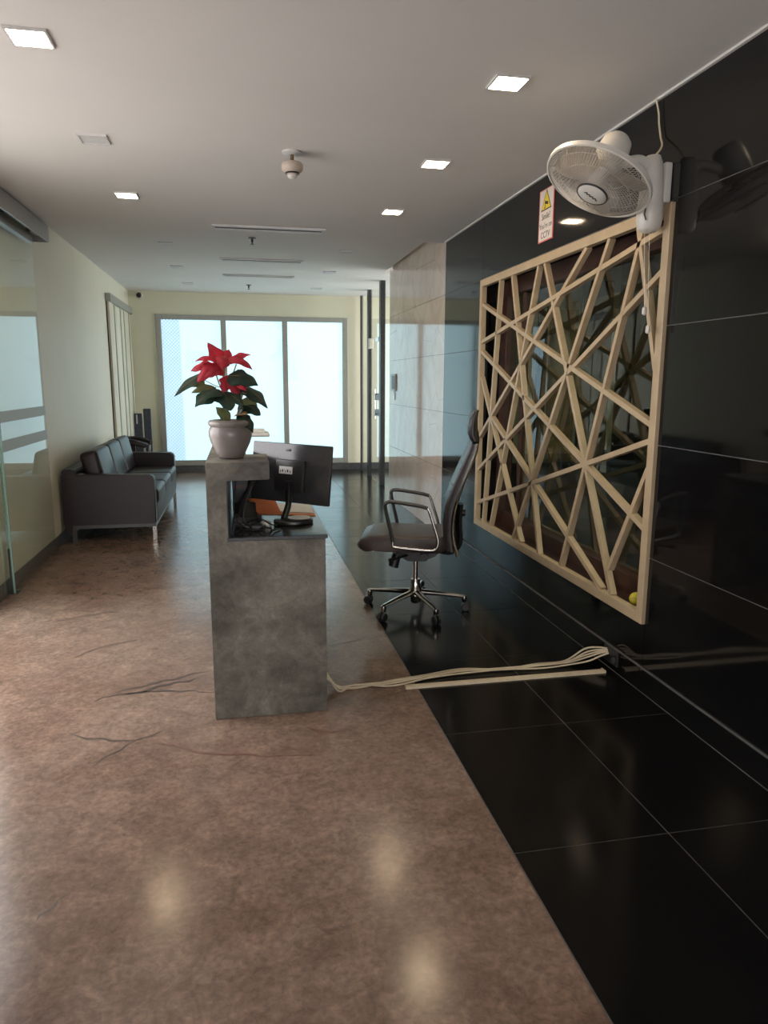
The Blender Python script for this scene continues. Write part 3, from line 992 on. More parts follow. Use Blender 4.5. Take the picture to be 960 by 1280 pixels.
def text_on_wall(body, yc, zc, h, parent):
    cu = bpy.data.curves.new('lettering', 'FONT')
    cu.body = body
    cu.size = h
    cu.align_x = 'CENTER'
    cu.align_y = 'CENTER'
    cu.extrude = 0.0004
    cu.resolution_u = 3
    tmp = bpy.data.objects.new('lettering_tmp', cu)
    col.objects.link(tmp)
    bpy.context.view_layer.update()
    me = bpy.data.meshes.new_from_object(tmp.evaluated_get(bpy.context.evaluated_depsgraph_get()))
    bpy.data.objects.remove(tmp)
    # local x -> -Y, local y -> +Z, facing -X
    mt = Matrix(((0, 0, -1, 1.8942), (-1, 0, 0, yc), (0, 1, 0, zc), (0, 0, 0, 1)))
    me.transform(wmat(parent).inverted() @ mt)
    me.materials.clear()
    me.materials.append(MATS['ink'])
    o = bpy.data.objects.new('lettering', me)
    col.objects.link(o)
    o.parent = parent


text_on_wall('Smile!', 4.38, 2.508, 0.052, sg)
text_on_wall("You're on", 4.38, 2.453, 0.046, sg)
text_on_wall('CCTV', 4.38, 2.398, 0.052, sg)

# ================================================================== ACCESS READER on the marble
ar = thing('access_reader', 'small grey access panel with dark window on the beige marble beside the glass door', 'access panel', (W, 8.85, 1.33))
bx('housing', 'aluminium', ar, 1.882, 1.899, 8.72, 8.97, 1.38, 1.585, bev=0.004)
bx('display', 'black_plastic', ar, 1.879, 1.884, 8.75, 8.90, 1.40, 1.565, bev=0.002)
obj('cable_tail', tube(BM(), smooth_path([(1.893, 8.80, 1.385), (1.892, 8.80, 1.35), (1.893, 8.77, 1.31), (1.893, 8.78, 1.27)], 5), 0.004, 6), 'arm_grey', ar, True)

# ================================================================== SOFA
so = thing('sofa', 'dark brown leather three-seat sofa on slim metal legs against the left wall', 'sofa', (-1.22, 8.03, 0))
SY0, SY1 = 6.90, 9.14
SX0, SX1 = -1.625, -0.81


def arm_profile(z0, z1, r=0.05):
    pts = [(SX0 - 0.002, z0), (SX1, z0)]
    for i in range(6):
        a = i * PI / 2 / 5
        pts.append((SX1 - r + r * math.cos(a), z1 - r + r * math.sin(a)))
    pts.append((SX0 - 0.002, z1 + 0.015))
    return pts


for (a, b) in ((SY0, SY0 + 0.13), (SY1 - 0.13, SY1)):
    obj('armrest', prism(BM(), arm_profile(0.165, 0.63), 'y', a, b, bev=0.012), 'sofa_leather', so, True, 30)
obj('back_frame', prism(BM(), [(SX0, 0.10), (SX0 + 0.075, 0.10), (SX0 + 0.14, 0.66), (SX0 + 0.10, 0.69), (SX0 + 0.005, 0.69)], 'y', SY0 + 0.006, SY1 - 0.006, bev=0.012), 'sofa_leather', so, True, 30)
obj('seat_platform', box(BM(), SX0 + 0.09, SX1 + 0.005, SY0 + 0.132, SY1 - 0.132, 0.165, 0.335, 0.012), 'sofa_leather', so, True, 30)
n3 = (SY1 - SY0 - 0.27) / 3
for k in range(3):
    y0 = SY0 + 0.135 + n3 * k
    obj('seat_cushion', box(BM(), SX0 + 0.26, SX1 + 0.02, y0 + 0.004, y0 + n3 - 0.004, 0.335, 0.475, 0.035, 4), 'sofa_leather', so, True, 60)
    bm = BM()
    box(bm, -0.085, 0.085, y0 + 0.005, y0 + n3 - 0.005, 0, 0.395, 0.045, 4)
    bm.transform(Matrix.Translation((SX0 + 0.30, 0, 0.455)) @ Matrix.Rotation(math.radians(-13), 4, 'Y'))
    obj('back_cushion', bm, 'sofa_leather', so, True, 60)
rail = BM()
box(rail, SX0 + 0.06, SX1 - 0.005, SY0 + 0.01, SY0 + 0.04, 0.135, 0.165)
box(rail, SX0 + 0.06, SX1 - 0.005, SY1 - 0.04, SY1 - 0.01, 0.135, 0.165)
box(rail, SX1 - 0.035, SX1 - 0.005, SY0 + 0.04, SY1 - 0.04, 0.135, 0.165)
box(rail, SX0 + 0.06, SX0 + 0.09, SY0 + 0.04, SY1 - 0.04, 0.135, 0.165)
obj('base_rail', rail, 'arm_grey', so)
for x_ in (SX0 + 0.06, SX1 - 0.040):
    for y_ in (SY0 + 0.01, SY1 - 0.045):
        bx('leg', 'chrome' if x_ > -1 else 'arm_grey', so, x_, x_ + 0.035, y_, y_ + 0.035, 0.0, 0.135, bev=0.003)

# ---------------- black tub chair half hidden behind the sofa
tc = thing('tub_chair', 'black chair with curved armrest half hidden beyond the sofa', 'chair', (-1.38, 10.0, 0))
arc = [(-1.38 + 0.26 * math.cos(a), 10.0 + 0.30 * math.sin(a)) for a in [math.radians(50 + i * 260 / 20) for i in range(21)]]
obj('arm_rail', tube(BM(), [(x_, y_, 0.71 - 0.09 * max(0, (x_ + 1.38) / 0.26)) for x_, y_ in arc], 0.028, 8, flat=(1, 1.3)), 'black_leather', tc, True)
bm = BM()
vb = []
for (x_, y_) in arc[4:17]:
    vb.append((bm.verts.new((x_, y_, 0.45)), bm.verts.new((x_, y_, 0.69))))
for i in range(len(vb) - 1):
    bm.faces.new((vb[i][0], vb[i + 1][0], vb[i + 1][1], vb[i][1]))
bmesh.ops.solidify(bm, geom=bm.faces[:], thickness=0.03)
obj('backrest', bm, 'black_leather', tc, True)
obj('seat', lathe(BM(), [(0.18, 0.38), (0.24, 0.40), (0.24, 0.44), (0.2, 0.46), (0.01, 0.465)], 24, Matrix.Translation((-1.38, 10.0, 0))), 'black_leather', tc, True)
for a in (45, 135, 225, 315):
    c, s = math.cos(math.radians(a)), math.sin(math.radians(a))
    obj('leg', tube(BM(), [(-1.38 + 0.17 * c, 10 + 0.17 * s, 0.39), (-1.38 + 0.22 * c, 10 + 0.22 * s, 0.0)], 0.014, 8), 'chrome', tc, True)
for s in (-1, 1):
    obj('arm_post', tube(BM(), [(-1.25, 10 + s * 0.22, 0.43), (-1.23, 10 + s * 0.25, 0.67)], 0.012, 8), 'chrome', tc, True)

# ---------------- dark folded boards standing in the corner
for i, (x0, x1, y0, h, lab) in enumerate(((-1.615, -1.50, 11.66, 0.99, 'dark blue folded board standing in the back left corner, nearer the left wall'),
                                         (-1.485, -1.375, 11.72, 1.06, 'dark blue folded board standing in the back left corner, nearer the window'))):
    t = thing('folded_board', lab, 'board', ((x0 + x1) / 2, y0 + 0.05, 0), 'folded boards in the back left corner')
    bx('panel', 'navy_fabric', t, x0, x1, y0, y0 + 0.05, 0.0, h, bev=0.008)
    bx('panel', 'navy_fabric', t, x0 + 0.006, x1 - 0.006, y0 + 0.055, y0 + 0.105, 0.0, h - 0.03, bev=0.008)
    bx('clip', 'vent_white' if i == 0 else 'arm_grey', t, x0 + 0.03, x0 + 0.05, y0 - 0.006, y0, h - 0.16, h - 0.02)

# ================================================================== RECEPTION COUNTER
ct = thing('reception_counter', 'tall grey stone reception counter with raised ledge and dark desk top', 'counter', (0.1, 3.83, 0))
CY0, CY1 = 3.065, 4.62
obj('end_panel', prism(BM(), [(-0.152, 0.0), (0.352, 0.0), (0.352, 0.816), (-0.072, 0.816), (-0.072, 1.082), (0.115, 1.082), (0.115, 1.158), (-0.152, 1.158)], 'y', CY0, CY0 + 0.10, bev=0.003), 'grey_stone', ct)
bx('front_panel', 'grey_stone', ct, -0.152, -0.072, CY0 + 0.10, CY1, 0.0, 1.158, bev=0.001)
bx('end_panel', 'grey_stone', ct, -0.072, 0.352, CY1 - 0.10, CY1, 0.0, 0.816, bev=0.003)
bx('desk_top', 'desk_granite', ct, -0.072, 0.362, CY0 - 0.004, CY1, 0.816, 0.833, bev=0.002)
bx('raised_ledge', 'grey_stone', ct, -0.072, 0.115, CY0 + 0.10, CY0 + 0.345, 1.082, 1.158, bev=0.001)
bx('ledge_strip', 'grey_stone', ct, -0.072, 0.02, CY0 + 0.347, CY1, 1.11, 1.158, bev=0.003)
bx('inner_lining', 'desk_granite', ct, -0.072, -0.064, CY0 + 0.002, CY1, 0.833, 1.082)

# ---------------- plant pot with poinsettia
PX, PY, PZ = -0.046, 3.255, 1.158
pot = thing('potted_poinsettia', 'poinsettia with red bracts in a glazed grey-brown pot on the counter ledge', 'potted plant', (PX, PY, PZ))
PT = Matrix.Translation((PX, PY, PZ))
obj('pot', lathe(BM(), [(0.046, 0.0), (0.055, 0.003), (0.066, 0.028), (0.086, 0.070), (0.0945, 0.100), (0.0945, 0.120), (0.089, 0.134), (0.086, 0.139), (0.089, 0.144), (0.095, 0.150), (0.096, 0.160), (0.089, 0.168), (0.078, 0.170), (0.074, 0.165), (0.074, 0.14)], 40, PT, True, False), 'pot_glaze', pot, True, 60)
obj('soil', lathe(BM(), [(0.0745, 0.146), (0.04, 0.156), (0.002, 0.158)], 24, PT, False, True), 'soil', pot, True)
dr = 0.002
for pts, r in (([(-0.05, 3.265, 1.30), (-0.062, 3.27, 1.40), (-0.066, 3.27, 1.48), (-0.062, 3.265, 1.59)], 0.005),
               ([(-0.062, 3.27, 1.43), (-0.085, 3.26, 1.48), (-0.10, 3.255, 1.535), (-0.098, 3.25, 1.565)], 0.003),
               ([(-0.064, 3.27, 1.45), (-0.05, 3.28, 1.49), (-0.03, 3.285, 1.52), (-0.01, 3.28, 1.57)], 0.003),
               ([(-0.02, 3.26, 1.30), (-0.012, 3.265, 1.35), (0.0, 3.27, 1.40), (0.02, 3.27, 1.46)], 0.004),
               ([(-0.063, 3.27, 1.47), (-0.10, 3.265, 1.475), (-0.168, 3.27, 1.511)], 0.0018),
               ([(-0.07, 3.25, 1.30), (-0.072, 3.25, 1.37), (-0.078, 3.24, 1.44)], 0.0025)):
    obj('stem', tube(BM(), smooth_path(pts, 5), r, 7), 'stem_green', pot, True)


def leaf(base, tip, width, mat, nrm=(0, -0.8, 0.6), droop=0.15, lobes=0.18, name='leaf'):
    A, B = Vector(base), Vector(tip)
    width *= 1.22
    d = B - A
    ln = d.length
    d.normalize()
    N = Vector(nrm)
    N = (N - d * N.dot(d)).normalized()
    S = d.cross(N).normalized()
    bm = BM()
    n, mm = 12, 3
    rows_ = []
    ph = random.uniform(0, 6)
    for i in range(n + 1):
        t = i / n
        w = width * 0.5 * (math.sin(PI * t ** 0.75) ** 0.85 if 0 < t < 1 else 0.0)
        w *= 1 + lobes * math.sin(t * 4.2 * PI + ph)
        w = max(w, width * 0.02)
        c = A + d * (ln * t) + N * (ln * droop * 4 * t * (1 - t) * 0.5)
        row = []
        for j in range(-mm, mm + 1):
            s = j / mm
            row.append(bm.verts.new(c + S * (w * s) + N * (-0.22 * w * abs(s) + 0.09 * w * math.sin(7 * t + 3 * s + ph))))
        rows_.append(row)
    for i in range(n):
        for j in range(2 * mm):
            bm.faces.new((rows_[i][j], rows_[i + 1][j], rows_[i + 1][j + 1], rows_[i][j + 1]))
    bmesh.ops.solidify(bm, geom=bm.faces[:], thickness=0.0007)
    o = obj(name, bm, mat, pot, True, 60)
    mid = [A + d * (ln * t) + N * (ln * droop * 2 * t * (1 - t) + 0.0012) for t in [k / 8 for k in range(8)]]
    obj('vein', tube(BM(), mid, [0.0014 - 0.0012 * k / 8 for k in range(8)], 4), 'stem_green' if mat != 'red_bract' else 'red_bract', o, True)
    return o


R_, G_ = 'red_bract', 'green_leaf'
leaf((-0.064, 3.268, 1.555), (-0.130, 3.285, 1.662), 0.055, R_, (0.2, -0.9, 0.3), 0.2, 0.1, 'bract')
leaf((-0.070, 3.262, 1.570), (-0.186, 3.235, 1.578), 0.036, R_, (0, -0.6, 0.8), 0.5, 0.15, 'bract')
leaf((-0.055, 3.268, 1.578), (0.054, 3.250, 1.612), 0.040, R_, (0, -0.7, 0.7), 0.2, 0.2, 'bract')
leaf((-0.055, 3.262, 1.588), (0.058, 3.21, 1.546), 0.044, R_, (0.1, -0.7, 0.7), 0.45, 0.15, 'bract')
leaf((-0.072, 3.258, 1.568), (-0.176, 3.20, 1.492), 0.066, R_, (-0.2, -0.8, 0.5), 0.35, 0.15, 'bract')
leaf((-0.095, 3.262, 1.560), (-0.206, 3.26, 1.538), 0.044, R_, (0, -0.8, 0.6), 0.4, 0.2, 'bract')
leaf((-0.060, 3.268, 1.606), (-0.072, 3.20, 1.545), 0.058, R_, (0.1, -0.9, 0.4), 0.3, 0.1, 'bract')
leaf((-0.066, 3.275, 1.575), (-0.040, 3.33, 1.635), 0.045, R_, (0, -0.8, 0.4), 0.2, 0.1, 'bract')
leaf((-0.050, 3.265, 1.520), (-0.004, 3.215, 1.425), 0.046, R_, (0.2, -0.9, 0.3), 0.2, 0.15, 'bract')
leaf((-0.052, 3.262, 1.520), (-0.068, 3.225, 1.445), 0.044, R_, (0, -1, 0.3), 0.2, 0.2, 'bract')
leaf((-0.020, 3.265, 1.488), (-0.055, 3.24, 1.46), 0.026, R_, (0, -1, 0.3), 0.2, 0.2, 'bract')
leaf((-0.140, 3.270, 1.535), (-0.278, 3.235, 1.430), 0.046, G_, (-0.3, -0.7, 0.7), 0.15, 0.08)
leaf((-0.100, 3.262, 1.468), (-0.204, 3.21, 1.446), 0.042, 'pale_leaf', (0, -0.75, 0.65), 0.25, 0.05)
leaf((-0.070, 3.262, 1.452), (-0.188, 3.165, 1.388), 0.085, G_, (-0.2, -0.75, 0.65), 0.35, 0.2)
leaf((-0.080, 3.255, 1.452), (-0.040, 3.145, 1.372), 0.095, G_, (0.1, -0.8, 0.6), 0.35, 0.2)
leaf((-0.058, 3.268, 1.515), (0.080, 3.215, 1.478), 0.085, G_, (0.2, -0.75, 0.65), 0.35, 0.15)
leaf((0.000, 3.270, 1.475), (0.120, 3.225, 1.378), 0.066, G_, (0.4, -0.7, 0.6), 0.25, 0.15)
leaf((0.010, 3.270, 1.478), (0.034, 3.23, 1.432), 0.040, 'tan_leaf', (0.2, -0.9, 0.3), 0.2, 0.1)
leaf((-0.005, 3.268, 1.395), (0.088, 3.225, 1.348), 0.075, G_, (0.3, -0.8, 0.5), 0.4, 0.2)
leaf((-0.045, 3.262, 1.325), (-0.104, 3.235, 1.385), 0.040, 'pale_leaf', (-0.2, -0.9, 0.2), 0.15, 0.1)
leaf((-0.010, 3.262, 1.350), (0.052, 3.20, 1.272), 0.050, G_, (0.3, -0.8, 0.5), 0.5, 0.15)
leaf((-0.015, 3.262, 1.345), (0.03, 3.19, 1.352), 0.045, 'tan_leaf', (0, -0.6, 0.8), 0.4, 0.2)
leaf((-0.005, 3.265, 1.355), (0.012, 3.20, 1.375), 0.05, G_, (0, -0.9, 0.4), 0.3, 0.2)
leaf((-0.066, 3.262, 1.545), (-0.145, 3.19, 1.510), 0.050, R_, (0, -0.8, 0.5), 0.4, 0.2, 'bract')
leaf((-0.050, 3.262, 1.565), (0.010, 3.20, 1.575), 0.040, R_, (0.1, -0.6, 0.8), 0.4, 0.15, 'bract')
leaf((-0.045, 3.265, 1.500), (0.030, 3.19, 1.455), 0.036, R_, (0.2, -0.9, 0.4), 0.3, 0.15, 'bract')
leaf((-0.060, 3.27, 1.49), (0.070, 3.30, 1.500), 0.080, G_, (0.1, -0.75, 0.65), 0.4, 0.2)
leaf((-0.068, 3.265, 1.44), (-0.150, 3.13, 1.415), 0.080, G_, (-0.1, -0.6, 0.8), 0.4, 0.25)
leaf((-0.062, 3.265, 1.43), (0.010, 3.17, 1.395), 0.075, G_, (0.1, -0.8, 0.6), 0.4, 0.25)
leaf((-0.150, 3.275, 1.50), (-0.215, 3.25, 1.470), 0.045, 'pale_leaf', (-0.2, -0.8, 0.5), 0.3, 0.1)
leaf((0.0, 3.27, 1.41), (0.075, 3.20, 1.392), 0.05, 'pale_leaf', (0.1, -0.8, 0.6), 0.4, 0.2)
for k in range(6):
    a = k * PI / 3
    bm = BM()
    bmesh.ops.create_uvsphere(bm, u_segments=8, v_segments=6, radius=0.0045, matrix=Matrix.Translation((-0.062 + 0.009 * math.cos(a), 3.255, 1.592 + 0.007 * math.sin(a))))
    obj('flower_bud', bm, 'tan_leaf', pot, True)

# ---------------- white box further along the ledge
wbx = thing('white_device', 'small white box-shaped device on the counter behind the flower pot', 'box', (0.03, 4.3, 1.158))
bx('body', 'white_plastic', wbx, -0.09, 0.165, 4.22, 4.42, 1.176, 1.196, bev=0.006)
bx('foot', 'black_plastic', wbx, -0.07, 0.0, 4.24, 4.40, 1.158, 1.176)
bx('top_tray', 'white_plastic', wbx, -0.075, 0.14, 4.24, 4.41, 1.196, 1.214, bev=0.005)

# ---------------- monitor
mo = thing('computer_monitor', 'black flat computer monitor seen from behind, turned away on the counter desk', 'monitor', (0.24, 3.44, 0.833))
aM = math.radians(35)
e1 = Vector((math.cos(aM), -math.sin(aM), 0))            # towards the near right edge
nB = Vector((-math.sin(aM), -math.cos(aM), 0))           # back of the monitor, towards the viewer
til = math.radians(6)
upM = (Vector((0, 0, 1)) * math.cos(til) - nB * -math.sin(til) * -1).normalized()
nB2 = e1.cross(upM).normalized()
if nB2.dot(nB) < 0:
    nB2 = -nB2
rollM = Matrix.Rotation(math.radians(-1.5), 3, nB2)
e1, upM = (rollM @ e1), (rollM @ upM)
MR = Matrix((e1, nB2 * -1, upM)).transposed()            # local x right, y away from viewer, z up
MC = Vector((0.236, 3.505, 1.052))


def mbox(name, mat, parent, x, y, z, sx, sy, sz, bev=0.004):
    return obj(name, obox(BM(), MC + MR @ Vector((x, y, z)), sx, sy, sz, MR, bev), mat, parent, True, 30)


cs = mbox('casing', 'monitor_back', mo, 0, 0, 0, 0.445, 0.022, 0.290, 0.006)
mbox('screen', 'black_plastic', cs, 0, 0.0118, 0.004, 0.425, 0.002, 0.262, 0.0005)
hm = mbox('rear_housing', 'black_plastic', mo, 0.012, -0.024, -0.012, 0.165, 0.028, 0.155, 0.008)
mbox('label_sticker', 'paper', hm, -0.008, -0.0385, 0.014, 0.075, 0.001, 0.036, 0.0003)
for k, (xx, ww) in enumerate(((-0.036, 0.006), (-0.024, 0.010), (-0.009, 0.005), (0.004, 0.012), (0.019, 0.006))):
    mbox('label_print', 'ink', hm, xx - 0.001, -0.0392, 0.008 + 0.003 * (k % 2), ww * 0.7, 0.0006, 0.012, 0.0001)
mbox('rear_emblem', 'arm_grey', cs, -0.015, -0.0116, 0.112, 0.030, 0.001, 0.012, 0.0003)
bot = MC + MR @ Vector((0.012, -0.03, -0.085))
foot = Vector((0.185, 3.36, 0.845))
obj('stand_neck', tube(BM(), smooth_path([bot + Vector((0, 0, 0.05)), bot, (bot + foot) / 2 + Vector((0.01, 0.0, 0.0)), foot], 5), 0.026, 10, flat=(1, 0.6)), 'black_plastic', mo, True)
bm = BM()
lathe(bm, [(0.002, 0.0), (0.10, 0.0), (0.105, 0.006), (0.103, 0.016), (0.09, 0.021), (0.002, 0.023)], 36, Matrix.Translation((0.232, 3.35, 0.833)) @ Matrix.Diagonal((0.9, 0.75, 1, 1)))
obj('stand_base', bm, 'black_plastic', mo, True, 40)
bm = BM()
lathe(bm, [(0.06, 0.0), (0.072, 0.002), (0.07, 0.004), (0.002, 0.0045)], 32, Matrix.Translation((0.262, 3.352, 0.8555)) @ Matrix.Diagonal((0.75, 0.7, 1, 1)))
obj('base_plate', bm, 'paper', mo, True, 40)

# ---------------- orange folder, papers, phone, cables on the desk
of = thing('document_folder', 'open orange card folder with papers lying behind the monitor stand', 'folder', (0.2, 3.68, 0.833))
bm = BM()
pts = [((0.06, 3.62), (0.36, 3.52)), ((0.11, 3.86), (0.40, 3.74))]
prism(bm, [(0.07, 3.60), (0.355, 3.50), (0.358, 3.70), (0.12, 3.86)], 'z', 0.8335, 0.8365)
obj('back_cover', bm, 'orange_card', of)
obj('sheets', prism(BM(), [(0.10, 3.64), (0.35, 3.55), (0.352, 3.80), (0.14, 3.88)], 'z', 0.8365, 0.843), 'paper', of)
bm = BM()
a = [Vector(p) for p in ((0.07, 3.60, 0.838), (0.19, 3.56, 0.836), (0.17, 3.80, 0.868), (0.02, 3.86, 0.878))]
vsx = [bm.verts.new(p) for p in a]
bm.faces.new(vsx)
bmesh.ops.solidify(bm, geom=bm.faces[:], thickness=0.002)
obj('front_cover', bm, 'orange_card', of)

ph = thing('desk_phone', 'black desk telephone with slanted handset under the counter ledge', 'telephone', (0.02, 3.5, 0.833))
obj('phone_body', prism(BM(), [(3.42, 0.833), (3.60, 0.833), (3.60, 0.90), (3.42, 0.85)], 'x', -0.045, 0.062, bev=0.005), 'black_plastic', ph)
obj('handset', tube(BM(), smooth_path([(-0.03, 3.41, 0.865), (-0.012, 3.42, 0.915), (0.01, 3.43, 0.955), (0.035, 3.44, 1.0), (0.05, 3.44, 1.04)], 4), [0.018] * 4 + [0.012] * 9 + [0.018] * 4, 8), 'black_plastic', ph, True)
bk = thing('document_box', 'dark box of files standing under the counter ledge behind the cables', 'box', (0.02, 3.9, 0.833))
bx('box_body', 'dark_metal', bk, -0.055, 0.10, 3.90, 4.12, 0.833, 1.03, bev=0.004)
bx('box_band', 'red_wood', bk, -0.056, 0.101, 3.899, 4.12, 0.925, 0.94)


def cable(name, pts, r, mat, label, grp, n=6, cat='cable'):
    o = obj(name, tube(BM(), smooth_path(pts, n), r, 6), mat, None, True)
    return tag(o, label, cat, grp)


g1 = 'loose black leads on the counter desk'
cable('desk_cable', [(-0.05, 3.12, 0.839), (-0.045, 3.15, 0.90), (-0.03, 3.17, 0.915), (-0.012, 3.18, 0.88), (-0.02, 3.16, 0.845), (-0.045, 3.14, 0.839)], 0.004, 'black_plastic', 'black lead looping upright at the left end of the desk', g1)
cable('desk_cable', [(-0.04, 3.17, 0.838), (0.02, 3.15, 0.85), (0.06, 3.17, 0.842), (0.10, 3.14, 0.86), (0.13, 3.16, 0.84), (0.16, 3.20, 0.838)], 0.0035, 'black_plastic', 'black lead wriggling along the front edge of the desk', g1)
cable('desk_cable', [(0.00, 3.30, 0.838), (0.03, 3.24, 0.87), (0.08, 3.22, 0.88), (0.12, 3.25, 0.85), (0.15, 3.28, 0.838)], 0.0035, 'black_plastic', 'black lead arching up in the middle of the desk tangle', g1)
cable('desk_cable', [(-0.03, 3.36, 1.07), (-0.035, 3.34, 1.0), (-0.045, 3.31, 0.93), (-0.03, 3.27, 0.87), (0.02, 3.25, 0.839), (0.07, 3.27, 0.838)], 0.004, 'arm_grey', 'grey lead dropping from under the counter ledge at the left', g1)
cable('desk_cable', [(0.05, 3.37, 1.07), (0.04, 3.35, 1.02), (0.01, 3.32, 0.94), (0.0, 3.28, 0.87), (0.04, 3.21, 0.838)], 0.004, 'arm_grey', 'grey lead dropping from under the counter ledge nearer the monitor', g1)
ad = thing('power_adapter', 'small black power adapter lying among the desk cables', 'adapter', (0.05, 3.2, 0.833))
bx('adapter_body', 'black_plastic', ad, 0.03, 0.085, 3.18, 3.23, 0.833, 0.862, bev=0.005)
bx('adapter_plug', 'arm_grey', ad, 0.085, 0.098, 3.195, 3.215, 0.84, 0.855, bev=0.002)
ms = thing('computer_mouse', 'pale grey computer mouse among the cables on the desk', 'mouse', (0.10, 3.27, 0.833))
bm = BM()
bmesh.ops.create_uvsphere(bm, u_segments=18, v_segments=10, radius=1, matrix=Matrix.Translation((0.10, 3.29, 0.842)) @ Matrix.Diagonal((0.028, 0.045, 0.018, 1)))
for v in bm.verts:
    v.co.z = max(v.co.z, 0.8335)
obj('mouse_shell', bm, 'vent_white', ms, True, 180)
obj('mouse_wheel', lathe(BM(), [(0.006, -0.003), (0.006, 0.003)], 12, Matrix.Translation((0.10, 3.272, 0.856)) @ Matrix.Rotation(PI / 2, 4, 'Y')), 'black_plastic', ms, True)

# ================================================================== FLOOR CABLES
g2 = 'ivory cables crossing the floor to the right wall'
labs = ['ivory floor cable along the front of the bundle', 'ivory floor cable second from the back of the bundle', 'ivory floor cable second from the front of the bundle',
        'ivory floor cable running highest and farthest back in the bundle', 'ivory floor cable in the middle of the bundle']
for k in range(5):
    o_ = (k - 2)
    rnd = lambda s: random.uniform(-s, s)
    sp_ = [-0.032, 0.012, -0.012, 0.030, 0.0][k]
    hz = [0.004, 0.0, 0.007, 0.0, 0.010][k]
    cable('floor_cable', [(0.20 + 0.012 * k, 3.40, 0.812), (0.22 + 0.012 * k, 3.40, 0.60), (0.28 + 0.010 * k, 3.39 - 0.01 * k, 0.32), (0.345 + 0.004 * k, 3.37 - 0.015 * k, 0.15 - 0.015 * k), (0.385 + 0.006 * k, 3.33 - 0.015 * k, 0.06 - 0.006 * k), (0.43 + 0.004 * k, 3.27 + sp_, 0.006 + hz), (0.52, 3.28 - 0.5 * sp_, 0.006 + hz), (0.70, 3.29 + sp_ + rnd(0.008), 0.006 + hz),
                          (0.90, 3.33 + 0.6 * sp_ + rnd(0.012), 0.006 + hz), (1.10, 3.36 + 1.1 * sp_ + rnd(0.012), 0.006 + hz), (1.32, 3.345 + 0.5 * sp_ + rnd(0.01), 0.006 + hz), (1.52, 3.35 + sp_ + rnd(0.01), 0.006 + hz),
                          (1.68, 3.355 + sp_, 0.012 + hz), (1.78, 3.335 + 0.8 * sp_, 0.035 + 0.8 * (sp_ + 0.03)), (1.84, 3.31 + 0.5 * sp_, 0.065 + 0.6 * (sp_ + 0.03)), (1.876, 3.285 + 0.3 * sp_, 0.085 + 0.3 * (sp_ + 0.03))], 0.0046, 'ivory_cable', labs[k], g2, 6, 'cable')
tr = thing('cable_trunking', 'flat ivory cable trunking strip lying on the black tiles below the loose cables', 'trunking', (1.3, 3.25, 0))
obj('trunk_cover', prism(BM(), [(-0.02, 0.0), (0.02, 0.0), (0.013, 0.011), (-0.013, 0.011)], 'x', -0.54, 0.53), 'ivory_cable', tr)
for o in tr.children:
    o.location = (0, 0, 0)
    o.data.transform(Matrix.Translation((1.3, 3.235, 0)))
bx('end_cap', 'ivory_cable', tr, 1.826, 1.834, 3.214, 3.256, 0, 0.013)
wo = thing('wall_outlet', 'dark cable outlet on the black skirting where the floor cables end', 'outlet', (1.887, 3.25, 0.03))
bx('outlet_plate', 'black_plastic', wo, 1.878, 1.8875, 3.19, 3.33, 0.035, 0.12, bev=0.003)
obj('outlet_grommet', lathe(BM(), [(0.018, 0), (0.018, 0.008), (0.012, 0.009)], 16, Matrix.Translation((1.879, 3.22, 0.062)) @ Matrix.Rotation(-PI / 2, 4, 'Y')), 'arm_grey', wo, True)

# ================================================================== OFFICE CHAIR
OX, OY = 1.105, 4.44
oc = thing('office_chair', 'black high-back swivel office chair with headrest, chrome base and loop arms', 'chair', (OX, OY, 0))
Tc = Matrix.Translation((OX, OY, 0))
hubz = 0.125
base = obj('base_hub', lathe(BM(), [(0.022, 0.045), (0.03, 0.055), (0.032, 0.09), (0.045, 0.10), (0.045, 0.135), (0.034, 0.15), (0.030, 0.21)], 24, Tc), 'chrome', oc, True)
obj('gas_column', lathe(BM(), [(0.016, 0.20), (0.016, 0.36)], 16, Tc), 'chrome', oc, True)
CR = math.radians(-16)
cpos = [tuple((Matrix.Rotation(-CR, 2) @ Vector((x_ - OX, y_ - OY))) + Vector((OX, OY))) for x_, y_ in ((0.815, 4.62), (0.80, 4.20), (1.165, 4.09), (1.43, 4.345), (1.24, 4.77))]
for (x_, y_) in cpos:
    dv = Vector((x_ - OX, y_ - OY, 0)).normalized()
    end = Vector((OX, OY, 0)) + dv * 0.325
    lg = obj('base_leg', tube(BM(), [Vector((OX, OY, hubz - 0.003)) + dv * 0.03, Vector((OX, OY, hubz - 0.012)) + dv * 0.17, Vector((end.x, end.y, 0.098))], [0.026, 0.021, 0.015], 10, flat=(1, 0.75)), 'chrome', oc, True)
    cs_ = obj('caster_housing', lathe(BM(), [(0.009, 0.105), (0.017, 0.10), (0.019, 0.08), (0.014, 0.06)], 14, Matrix.Translation((end.x, end.y, 0))), 'chrome', oc, True)
    pv = Vector((-dv.y, dv.x, 0))
    for s in (-1, 1):
        cpt = Vector((end.x, end.y, 0.029)) + pv * (s * 0.014) + dv * 0.01
        ax_ = Matrix((dv, Vector((0, 0, 1)), dv.cross(Vector((0, 0, 1))))).transposed().to_4x4()
        ax_.translation = cpt
        obj('wheel', lathe(BM(), [(0.006, -0.010), (0.024, -0.010), (0.029, -0.006), (0.029, 0.006), (0.024, 0.010), (0.006, 0.010)], 20, ax_), 'black_plastic', cs_, True, 30)
